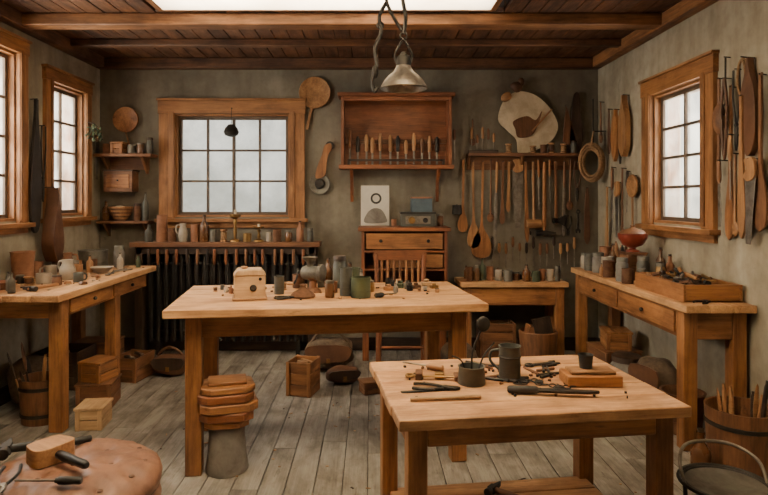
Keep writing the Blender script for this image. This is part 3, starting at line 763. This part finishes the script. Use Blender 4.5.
# ------------------------------------------------------------ front table items
z = .751
b = B('black_enamel_mug'); b.lathe([(0, 0), (.042, 0), (.045, .008), (.043, .13), (.047, .14), (.042, .14), (.038, .02), (0, .02)], SLATE)
b.tube([(.04, 0, .12), (.075, 0, .11), (.08, 0, .07), (.042, 0, .035)], .006, SLATE)
b.lathe([(.044, .09), (.047, .095), (.044, .1)], IRON); b.done((.585, 2.50, z), 160, bevel=0)
b = B('iron_lamp_stand')
b.lathe([(0, 0), (.055, 0), (.057, .006), (.052, .065), (.056, .072), (.048, .072), (.044, .01), (0, .01)], SLATE, n=22)
b.tube([(0, 0, .02), (.005, .01, .12), (.03, .01, .19), (.045, .01, .22)], .004, IRON); b.ell((.05, .01, .24), (.028, .010, .032), IRON, n=14)
b.tube([(.02, 0, .02), (.05, .02, .1), (.10, .03, .16)], .0035, IRON); b.tube([(-.02, 0, .02), (-.04, 0, .09), (-.08, .01, .11)], .0035, IRON); b.done((.415, 2.44, z), bevel=0)
b = B('sanding_block'); b.bx(-.11, .11, -.06, .06, 0, .045, W_LEG); b.bx(-.09, .09, -.045, .045, .045, .06, W_TOOL)
b.done((.90, 2.44, z), 0, bevel=.005)
can('small_crucible', .885, 2.45, z+.061, .025, .055, BLACKP, flare=1.2)
lay('adjustable_clamp', .15, 2.50, z, -95, lambda b: (t_wrench(b, .24, BRASS), b.bx(-.03, .0, -.012, .012, -.16, -.12, BRASS), b.bx(-.035, .035, -.01, .01, -.22, -.2, RUST), b.bx(-.05, .02, -.014, .014, -.07, -.04, RUST)))
lay('wooden_dowel', .15, 2.22, z, -84, lambda b: b.rod((0, 0, 0), (0, 0, -.27), .008, W_PALE))
lay('steel_rule', .12, 2.32, z, -80, lambda b: b.bx(-.01, .01, -.002, .002, -.22, 0, IRON))
lay('pliers', .17, 2.38, z, -100, lambda b: t_pliers(b, .19, IRON))
lay('chisel', .32, 2.60, z, 60, lambda b: t_screw(b, .2, W_TOOL))
lay('drawknife', .53, 2.31, z, -96, lambda b: (b.handle((0, 0, 0), (0, 0, -.13), .016, BLACKP), b.smooth_prism([(-.012, -.12), (.012, -.12), (.02, -.22), (.015, -.32), (-.004, -.34), (-.012, -.22)], .012, IRON)))
b = B('chain_and_tools')
for i in range(26):
    t = i/25; x = .60+t*.24+.02*math.sin(i); y = 2.42+.05*math.sin(t*7); b.ring(.011, .003, IRON, (x, y, .004), RX(20 if i % 2 else -15), 10, 1.3, 1)
for i in range(22):
    x, y = U(.48, .8), U(2.40, 2.68); a = U(0, PI); l = U(.04, .12); d = Vector((math.cos(a)*l, math.sin(a)*l, 0)); b.rod((x, y, .006), Vector((x, y, .006))+d, .006, R.choice([IRON, RUST, W_MID, BLACKP]))
for i in range(45):
    x, y = U(.15, 1.0), U(2.25, 2.70); b.box((x, y, .004), (U(.006, .016), U(.005, .01), .008), R.choice([IRON, RUST, W_DARK]), RZ(U(0, 180)))
b.done((0, 0, z), bevel=0)
lay('wrench', .70, 2.68, z, -70, lambda b: t_wrench(b, .16, IRON))

# ------------------------------------------------------------ left bench items
z = .901
can('clay_beaker', -2.56, 4.40, z, .065, .22, TERRA, flare=1.25); can('clay_cup', -2.34, 4.28, z, .05, .075, CERAM, False); jug('clay_jug', -2.28, 4.50, z, .06, .15, CERAM, 160)
mug('enamel_mug', -2.44, 4.56, z, .045, .10, CERAM, 200); can('clay_cup', -2.60, 4.66, z, .045, .12, TERRA); mug('enamel_mug', -2.13, 4.36, z, .035, .07, SLATE, 30)
can('metal_pail', -2.44, 5.26, z, .12, .16, TIN); jar('storage_jar', -2.24, 5.33, z, .045, .19, GREYC, TIN)
can('clay_bowl', -2.48, 4.02, z, .06, .05, TERRA, flare=1.4); jug('clay_jug', -2.46, 4.86, z, .05, .17, TERRA, 20); can('tin_can', -2.6, 4.98, z, .05, .15, RUST)
jar('storage_jar', -2.34, 4.72, z, .04, .12, AMBER); can('tin_can', -2.34, 5.04, z, .035, .1, RUST)
b = B('enamel_bowl'); b.lathe([(0, 0), (.04, 0), (.085, .045), (.09, .05), (.083, .05), (.04, .008), (0, .008)], CERAM); b.done((-2.20, 4.90, z), bevel=0); PL.append((-2.20, 4.90, .09))
lay('pliers', -2.25, 5.08, z, 60, lambda b: t_pliers(b, .16, IRON)); lay('chisel', -2.08, 4.55, z, 20, lambda b: t_screw(b, .2, W_MID)); lay('steel_shears', -2.06, 5.12, z, 160, lambda b: t_pliers(b, .2, STEEL))
lay('claw_hammer', -2.15, 4.12, z, 160, lambda b: t_hammer(b, .24, W_TOOL)); lay('wrench', -2.08, 4.72, z, 10, lambda b: t_wrench(b, .14, STEEL))
AV = [(-2.3, 5.12, .1), (-2.1, 4.62, .12), (-2.05, 5.05, .14), (-2.13, 4.0, .16), (-2.10, 4.78, .08)]
clutter(24, -2.62, -2.02, 3.82, 5.38, z, .018, .042, .14, AV)
b = B('loose_hardware')
for i in range(46):
    x, y = U(-2.6, -2.0), U(3.9, 5.3); k = U(.005, .012); b.box((x, y, .004), (k*2.5, k, .008), R.choice([IRON, RUST, W_TOOL, CERAM]), RZ(U(0, 180)))
b.done((0, 0, z), bevel=0)

# ------------------------------------------------------------ right bench items
z = .881
b = B('tool_tray')
w, d, h = .34, .66, .105
b.bx(-w/2, w/2, -d/2, d/2, 0, .012, W_LEG)
for sx in (-1, 1): b.bx(sx*w/2-.009, sx*w/2+.009, -d/2, d/2, 0, h, W_LEG)
for sy in (-1, 1): b.bx(-w/2+.01, w/2-.01, sy*(d/2-.009)-.009, sy*(d/2-.009)+.009, 0, h, W_LEG)
b.bx(-w/2+.01, w/2-.01, -.006, .006, .012, h-.005, W_LEG)
for i in range(90):
    x, y = U(-.13, .10), U(-.27, .27); a = U(0, PI); l = U(.05, .14); p = Vector((x, y, U(.03, .13))); q = p+Vector((math.cos(a)*l*.4, math.sin(a)*l, U(-.03, .04)))
    if R.random() < .4: b.handle(p, q, .012, R.choice([W_TOOL, W_DARK, BLACKP]))
    else: b.rod(p, q, U(.005, .012), R.choice([IRON, STEEL, RUST, BRASS]))
b.done((2.075, 3.94, z))
b = B('red_glass_bowl'); b.lathe([(0, 0), (.05, 0), (.05, .01), (.02, .02), (.02, .03), (.07, .05), (.105, .10), (.11, .14), (.103, .14), (.06, .06), (0, .05)], REDB, n=28)
b.lathe([(.0, .142), (.1, .142), (.08, .165), (.03, .18), (.015, .19), (.02, .205), (0, .21)], W_MID); b.done((2.05, 4.66, z+.217), bevel=0)
crate('wooden_box', 2.05, 4.66, z, .15, .15, .20, W_MID, 0, True)
its = [(1.96, 5.42, .045, .14, CERAM, 'jar'), (2.12, 5.38, .05, .20, TERRA, 'can'), (1.94, 5.26, .05, .15, TIN, 'can'), (2.12, 5.2, .045, .24, AMBER, 'bottle'), (1.95, 5.10, .05, .17, GREYC, 'jar'),
       (2.14, 5.02, .045, .2, SLATE, 'jar'), (1.97, 4.95, .05, .15, CERAM, 'can'), (2.16, 4.88, .04, .25, GREEN, 'bottle'), (1.92, 4.80, .045, .13, RUST, 'can'), (1.92, 4.55, .045, .18, GREYC, 'jar'),
       (1.91, 4.43, .04, .11, RUST, 'can'), (2.04, 4.46, .045, .20, SLATE, 'jar'), (2.2, 4.52, .035, .26, AMBER, 'bottle'), (2.2, 4.38, .035, .22, TERRA, 'bottle'), (2.12, 4.36, .035, .16, BRASS, 'jar'), (1.98, 4.34, .03, .12, GREEN, 'jar')]
for x, y, r, h, m, k in its:
    {'jar': jar, 'can': can, 'bottle': bottle}[k]({'jar': 'storage_jar', 'can': 'tin_can', 'bottle': 'glass_bottle'}[k], x, y, z, r, h, m)
b = B('brush_pot'); b.lathe([(0, 0), (.045, 0), (.05, .12), (.045, .12), (.04, .01), (0, .01)], RUST); brushes(b, .04, .012, 7, .2, .32, [W_TOOL, W_MID, IRON], .3); b.done((2.06, 4.83, z), bevel=0)
clutter(10, 1.89, 2.2, 4.30, 5.42, z, .018, .03, .15, [(2.05, 4.66, .12), (2.06, 4.83, .06), (2.075, 4.2, .1)])
lay('pliers', 1.95, 3.55, z, -60, lambda b: t_pliers(b, .12, IRON))

# ------------------------------------------------------------ left wall hangings
hang('leather_apron', M_L, 4.74, 2.30, .05, lambda b: b.sym([(0, .015), (-.15, .02), (-.4, .05), (-.75, .075), (-1.0, .05), (-1.06, .01)], .025, LEATH3), 1)
hang('iron_tongs', M_L, 4.83, 2.10, .06, lambda b: t_pliers(b, .62, IRON, LEATH3), 1)
hang('leather_bag', M_L, 4.86, 1.60, .12, lambda b: (b.sym([(0, .01), (-.12, .016), (-.25, .05), (-.42, .085), (-.52, .07), (-.60, .02)], .10, LEATH2)), 0)
b = B('dried_sprig').at(T((-2.60, 5.62, 2.22)))
b.rod((-.099, 0, .02), (0, 0, 0), .003, IRON)
for i in range(18):
    a = U(0, 2*PI); l = U(.04, .16); e = Vector((math.cos(a)*.06, math.sin(a)*.07, -l)); b.rod((0, 0, 0), e, .002, LEAF); b.ell(e, (.014, .006, .022), LEAF, RZ(U(0, 180)) @ RX(U(0, 90)), 8)
b.done(bevel=0)
hang('hand_saw', M_L, 5.84, 2.2, .03, lambda b: t_saw(b, .5, .09), 0)

# ------------------------------------------------------------ right wall hangings (x = -worldY)
b = B('rope_coil').at(T((2.13, 5.74, 1.86)), RZ(-35))
for i in range(12): b.ring(.105+U(-.025, .02), .009, ROPE, (U(-.008, .008), -.02+i*.006, U(-.012, .012)), RX(90) @ RY(U(-3, 3)), 26, .9, 1.45)
b.tube([(0, -.02, .14), (.01, -.02, .22), (.02, .0, .30)], .008, ROPE); b.rod((.02, 0.02, .30), (.12, .06, .30), .006, IRON); b.ring(.03, .009, ROPE, (0, -.0, .17), None, 14); b.done(bevel=0)
rw = [('wooden_spoon', -5.80, 2.45, .04, lambda b: t_spoon(b, .4, .04, W_MID)),
      ('leather_strap', -5.60, 2.35, .04, lambda b: b.sym([(0, .01), (-.1, .02), (-.35, .03), (-.42, .01)], .01, LEATH2)),
      ('wooden_paddle', -5.42, 2.32, .05, lambda b: b.sym([(0, .012), (-.05, .014), (-.1, .05), (-.25, .075), (-.38, .05), (-.44, .02), (-.47, .0)], .03, W_LEG)),
      ('leather_holster', -5.24, 2.42, .05, lambda b: b.sym([(0, .01), (-.08, .02), (-.2, .07), (-.4, .075), (-.48, .055), (-.54, .01)], .05, W_TOOL)),
      ('long_file', -5.52, 1.80, .04, lambda b: t_file(b, .6, W_MID, .025)),
      ('hand_saw', -5.42, 1.66, .04, lambda b: t_saw(b, .5, .09)),
      ('wooden_spoon', -5.30, 1.78, .04, lambda b: t_spoon(b, .6, .03, W_MID)),
      ('wooden_baton', -5.64, 1.62, .04, lambda b: t_paddle(b, .6, .06, .3, W_TOOL)),
      ('pliers', -5.34, 2.0, .04, lambda b: t_pliers(b, .18, IRON)),
      ('chisel', -5.22, 1.75, .03, lambda b: t_screw(b, .36, W_DARK))]
for n, x, z_, o, f in rw: hang(n, M_R, x, z_, o, f, U(-2, 2))
b = B('hand_fan').at(M_R, T((-5.10, -.03, 1.62))); disc(b, .10, W_TOOL, .02); b.sym([(-.09, .014), (-.2, .01), (-.34, .012), (-.35, .003)], .012, W_TOOL, T((0, -.008, 0))); b.rod((0, -.01, .08), (0, .03, .09), .004, IRON); b.done()
rr = [(3.84, 2.28, 'wooden_ladle', lambda b: (b.ell((0, 0, -.26), (.055, .03, .10), W_MID, n=18), b.rod((0, 0, 0), (0, 0, -.62), .010, W_MID))),
      (3.80, 1.75, 'long_file', lambda b: t_file(b, .42, W_MID, .03)),
      (3.77, 2.40, 'iron_hook_rod', lambda b: (b.rod((0, 0, 0), (0, 0, -.3), .006, IRON), b.ring(.035, .006, IRON, (0, 0, -.33), RX(90), 14))),
      (3.74, 2.26, 'leather_strap', lambda b: b.tube([(0, 0, 0), (.03, 0, -.2), (.01, 0, -.5), (-.03, 0, -.2), (0, 0, 0)], .010, LEATH2)),
      (3.71, 2.20, 'wooden_peel', lambda b: t_paddle(b, .95, .09, .40, W_LEG)),
      (3.68, 1.9, 'chisel', lambda b: t_screw(b, .4, W_TOOL)),
      (3.66, 2.30, 'iron_tongs', lambda b: t_pliers(b, .50, IRON, LEATH3)),
      (3.63, 1.78, 'wooden_spoon', lambda b: t_spoon(b, .5, .035, W_TOOL)),
      (3.60, 2.36, 'rope_loop', lambda b: (b.ring(.07, .008, ROPE, (0, 0, -.12), RX(90), 22, .6, 1.6), b.ring(.065, .008, ROPE, (.01, -.012, -.125), RX(90), 22, .6, 1.6))),
      (3.57, 2.12, 'wooden_baton', lambda b: t_paddle(b, .85, .07, .55, W_TOOL)),
      (3.53, 2.34, 'leather_holster', lambda b: b.sym([(0, .01), (-.08, .02), (-.2, .06), (-.4, .07), (-.52, .05), (-.58, .01)], .04, LEATH2)),
      (3.49, 1.74, 'hand_saw', lambda b: t_saw(b, .5, .1)),
      (3.43, 2.22, 'wooden_peel', lambda b: t_paddle(b, .9, .12, .4, W_MID)), (3.15, 2.2, 'hand_saw', lambda b: t_saw(b, .7, .12))]
for i, (y, z_, n, f) in enumerate(rr): hang(n, M_R, -y, z_, .035+.025*(i % 2), f, U(-2, 2))

# ------------------------------------------------------------ pendant lamp
b = B('pendant_lamp').at(T((.194, 3.45, 2.14)))
b.lathe([(.132, 0), (.136, .004), (.13, .02), (.112, .05), (.088, .078), (.06, .10), (.045, .125), (.040, .14), (.035, .14), (.042, .12), (.057, .096), (.084, .074), (.107, .048), (.124, .02), (.128, .004), (.132, 0)], STEEL, n=36)
b.lathe([(0, .215), (.016, .215), (.02, .2), (.036, .19), (.042, .17), (.042, .135), (.0, .135)], IRON, n=24)
b.lathe([(0, .02), (.025, .035), (.03, .06), (.018, .1), (0, .12)], CREAM, n=16)
for s in (-1, 1): b.tube([(s*.04, 0, .15), (s*.05, 0, .2), (s*.02, 0, .26), (0, 0, .30)], .006, IRON)
b.ring(.02, .006, IRON, (0, 0, .31), RX(90), 14)
b.tube([(0, 0, .32), (.012, 0, .42), (-.008, 0, .55), (0, 0, .759)], .012, IRON)
b.tube([(-.01, 0, .34), (-.06, .0, .42), (-.10, 0, .52), (-.09, 0, .64), (-.07, 0, .75)], .010, IRON)
b.tube([(-.10, 0, .50), (-.14, 0, .42), (-.13, 0, .33), (-.165, 0, .24), (-.155, 0, .14), (-.18, 0, .06), (-.17, 0, -.01), (-.15, 0, .01)], .011, IRON); b.ell((-.165, 0, .10), (.02, .02, .04), IRON, n=10)
b.ring(.018, .006, IRON, (-.135, 0, .37), RX(90), 12)
b.lathe([(0, .72), (.09, .72), (.1, .74), (.1, .759), (0, .759)], IRON); b.done(bevel=0)

# ------------------------------------------------------------ floor items
b = B('stone_post'); b.lathe([(0, 0), (.115, 0), (.118, .01), (.105, .10), (.098, .20), (.10, .252), (.09, .255), (0, .255)], GREYC, n=28, wob=lambda a, z: 1+.03*math.sin(3*a+z*9))
b.done((-.80, 3.33, 0), bevel=0)
b = B('stacked_wood_blocks')
zz = 0
for i, (w, d, h) in enumerate(((.24, .22, .04), (.29, .25, .05), (.31, .26, .05), (.30, .25, .05), (.29, .24, .04))):
    k = .05
    o = [(-w/2+k, -d/2), (w/2-k, -d/2), (w/2, -d/2+k), (w/2, d/2-k), (w/2-k, d/2), (-w/2+k, d/2), (-w/2, d/2-k), (-w/2, -d/2+k)]
    b.prism(o, h-.004, W_RED if i % 2 else W_LEG, T((U(-.01, .01), 0, zz+h/2)) @ RX(90) @ RY(U(-7, 7)), 0); zz += h
b.bx(-.10, .11, -.07, .08, zz-.002, zz+.018, W_LEG)
for s in (-1, 1): b.ell((s*.16, 0, .115), (.015, .02, .015), IRON, n=10)
b.done((-.80, 3.33, .256), 14, bevel=.006)

b = B('leather_pouf')
b.lathe([(0, 0), (.27, 0), (.31, .02), (.33, .06), (.335, .12), (.34, .18), (.34, .24), (.335, .29), (.322, .315), (.318, .325), (.335, .335), (.34, .36), (.33, .39), (.305, .415), (.27, .432), (.25, .437), (.23, .442), (.21, .445), (.19, .448), (.17, .449), (.15, .45), (.13, .45), (.11, .45), (.09, .449), (.07, .447), (.05, .446), (.03, .445), (.015, .445), (0, .445)], LEATH, n=96)
btn = [(0, 0)]+[(.15*math.cos(a*PI/3), .15*math.sin(a*PI/3)) for a in range(6)]+[(.27*math.cos((a+.5)*PI/6), .27*math.sin((a+.5)*PI/6)) for a in range(12)]
for i, v in enumerate(b.v):
    q = noise.noise(v*6)*.010+noise.noise(v*20)*.003
    if v.z > .33:
        ds = sorted(math.hypot(v.x-p[0], v.y-p[1]) for p in btn)
        v.z -= .024*math.exp(-(ds[0]/.035)**2)+.006*math.exp(-((ds[1]-ds[0])/.022)**2); v.z += q
    elif v.z > .03:
        r = math.hypot(v.x, v.y); f = 1+q*1.6/max(r, .01)
        v.x *= f; v.y *= f
for p in btn: b.ell((p[0], p[1], .427 if math.hypot(*p) < .2 else .413), (.012, .012, .007), LEATH2, n=10)
b.ring(.322, .008, LEATH2, (0, 0, .322), None, 60)
b.done((-1.20, 2.42, 0), bevel=0)
zp = .450
lay('wooden_mallet', -1.08, 2.28, zp, 58, lambda b: (b.handle((0, 0, 0), (0, 0, -.22), .018, BLACKP), b.smooth_prism([(-.07, -.2), (.07, -.2), (.075, -.28), (.05, -.31), (-.05, -.31), (-.075, -.28)], .07, W_TOOL)))
lay('steel_shears', -1.40, 2.34, zp, 200, lambda b: t_pliers(b, .26, STEEL, BLACKP))
lay('claw_hammer', -1.28, 2.54, zp, 110, lambda b: t_hammer(b, .26, BLACKP, IRON, 1.3))
lay('chisel', -1.06, 2.20, zp, 90, lambda b: t_screw(b, .25, BLACKP))
lay('screwdriver', -1.22, 2.62, zp-.01, 125, lambda b: t_screw(b, .22, BLACKP))

b = B('wire_stool')
for z_, r in ((.37, .17), (.365, .155), (.16, .15)): b.ring(r, .008 if z_ > .3 else .006, IRON, (0, 0, z_), None, 36)
b.lathe([(0, .35), (.15, .355), (.155, .365), (.15, .368), (0, .36)], TIN, n=36)
for k in range(4):
    a = PI/4+k*PI/2; b.tube([(.155*math.cos(a), .155*math.sin(a), .36), (.15*math.cos(a), .15*math.sin(a), .16), (.19*math.cos(a), .19*math.sin(a), .008)], .009, IRON)
b.tube([(-.165, .0, .37), (-.16, .05, .44), (-.10, .12, .475), (0, .15, .48), (.10, .12, .475), (.16, .05, .44), (.165, .0, .37)], .007, STEEL); b.done((1.42, 2.38, 0), bevel=0)

tub('wooden_tub', 1.98, 3.18, 0, .155, .40, W_MID, 10, .42, .55, sp=.18)
tub('tool_bucket', -2.235, 4.07, 0, .125, .30, W_MID, 10, .35, .52, sp=.35)
bottle('glass_bottle', 1.74, 3.14, 0, .05, .3, AMBER)
crate('pale_box', -1.84, 3.98, 0, .17, .20, .13, W_PALE, 6, True)
crate('wooden_crate', -1.99, 4.38, 0, .24, .26, .17, W_MID, 8, True); crate('wooden_box', -1.99, 4.38, .187, .18, .2, .13, W_LEG, -14, True)
crate('wooden_crate', -2.47, 4.86, 0, .34, .32, .3, W_DARK, 0); crate('wooden_crate', -2.38, 5.25, 0, .34, .26, .26, W_MID, 5, True); crate('wooden_box', -2.0, 5.05, 0, .22, .3, .2, W_MID, -8)
b = B('burlap_sack').at(T((-2.5, 4.42, .17))); b.ell((0, 0, 0), (.15, .16, .17), SACK, n=24, nzs=.22, k=6, p=.85); b.done(bevel=0)
satchel('leather_satchel', -1.70, 5.1, 0, .15, .09, .09)
crate('wooden_crate', -.52, 4.66, 0, .20, .22, .26, W_LEG, -14)
satchel('leather_satchel', -.36, 5.30, 0, .22, .15, .13, SACK)
satchel('leather_satchel', -.22, 4.90, 0, .14, .09, .065, LEATH2, 12, False)
crate('wooden_box', .0, 4.66, 0, .14, .12, .08, W_MID, 20, True)
b = B('burlap_sack').at(T((.78, 5.2, .13))); b.ell((0, 0, 0), (.16, .15, .13), SACK, n=24, nzs=.3, k=7, p=.85); b.done(bevel=0)
b = B('scrap_bin').at(T((1.50, 5.33, 0))); b.lathe([(0, 0), (.14, 0), (.17, .33), (.16, .34), (.13, .02), (0, .02)], W_MID, n=24); b.box((0, .02, .30), (.2, .15, .12), W_MID, RY(14)); b.box((.03, -.05, .36), (.16, .03, .2), W_DARK, RY(-12)); b.done(bevel=0)
crate('wooden_crate', 1.20, 5.70, 0, .34, .2, .34, W_MID)
crate('wooden_crate', 2.04, 5.0, 0, .30, .34, .26, W_MID, 4, True); crate('wooden_box', 2.05, 4.98, .277, .2, .24, .13, W_LEG, -10, True)
jar('stoneware_crock', 1.99, 4.63, 0, .12, .30, GREYC, W_DARK); satchel('leather_satchel', 2.06, 4.28, 0, .15, .13, .17, SACK, -70, False)
can('metal_pail', 2.03, 3.88, 0, .11, .26, RUST, flare=1.2)
crate('wooden_box', 1.78, 4.55, 0, .16, .2, .14, W_MID, 12)
b = B('offcut_pile').at(T((1.66, 4.9, 0)))
for i in range(14): b.box((U(-.07, .07), U(-.12, .12), .011+i*.012), (U(.1, .2), U(.03, .06), .02), R.choice([W_TOOL, W_MID, W_LEG]), RZ(U(0, 180)))
b.done()
b = B('wood_shavings')
for i in range(110):
    x, y = U(-1.6, 1.7), U(2.6, 5.0); b.box((x, y, .002), (U(.008, .03), U(.005, .012), .003), R.choice([W_PALE, W_TOOL, W_DARK]), RZ(U(0, 180)))
b.done(bevel=0)
lay('wrench', .95, 2.5, .2005, 80, lambda b: t_wrench(b, .25, IRON)); lay('claw_hammer', .72, 2.5, .2005, 50, lambda b: t_hammer(b, .25, W_MID))

# ------------------------------------------------------------ world, lights, camera
sc = bpy.context.scene
w = bpy.data.worlds.new('overcast'); sc.world = w; w.use_nodes = True; nt = w.node_tree
bg = nt.nodes['Background']
tc = nt.nodes.new('ShaderNodeTexCoord').outputs['Generated']
sep = nt.nodes.new('ShaderNodeSeparateXYZ'); L(nt, tc, sep.inputs[0])
n1 = nz(nt, tc, (1, 1, .6), 9, 8, .4)
h = mth(nt, 'SUBTRACT', mth(nt, 'ADD', sep.outputs[2], .0), mth(nt, 'MULTIPLY', mth(nt, 'SUBTRACT', n1, .5), .6))
c = ramp(nt, h, [(0.0, (.46, .47, .43)), (.08, (.72, .725, .68)), (.2, (.93, .92, .86))])
L(nt, c, bg.inputs[0]); bg.inputs[1].default_value = 1.7

def area(name, loc, rot, sx, sy, p, col):
    l = bpy.data.lights.new(name, 'AREA'); l.shape = 'RECTANGLE'; l.size = sx; l.size_y = sy; l.energy = p; l.color = col
    o = bpy.data.objects.new(name, l); o.location = loc; o.rotation_euler = [math.radians(a) for a in rot]; sc.collection.objects.link(o)
WARM = (1, .85, .66)
area('added_skylight_fill', (-.32, 4.175, 3.14), (0, 0, 0), 2.36, .42, 38, WARM)
area('added_skylight_fill', (-.32, 2.1, 3.14), (0, 0, 0), 2.3, 1.45, 135, WARM)  # added fill light above the unseen opening, brightens the room
area('window_daylight', (XL-.5, 5.32, 2.05), (0, -90, 0), 1.1, .8, 50, (1, .93, .82))
area('window_daylight', (XL-.5, 3.9, 2.05), (0, -90, 0), 1.2, 1.3, 125, (1, .93, .82))
area('window_daylight', (XR+.5, 4.42, 1.95), (0, 90, 0), 1.0, .8, 45, (1, .93, .82))

cam = bpy.data.cameras.new('camera'); co = bpy.data.objects.new('camera', cam); sc.collection.objects.link(co)
co.location = (0, 0, 1.5); co.rotation_euler = (math.radians(90), 0, 0)
cam.sensor_width = 36; cam.lens = 597/768*36; cam.shift_x = 14/768; cam.shift_y = -47.5/768; cam.clip_start = .05
sc.camera = co
sc.view_settings.view_transform = 'AgX'
sc.view_settings.exposure = 0.5
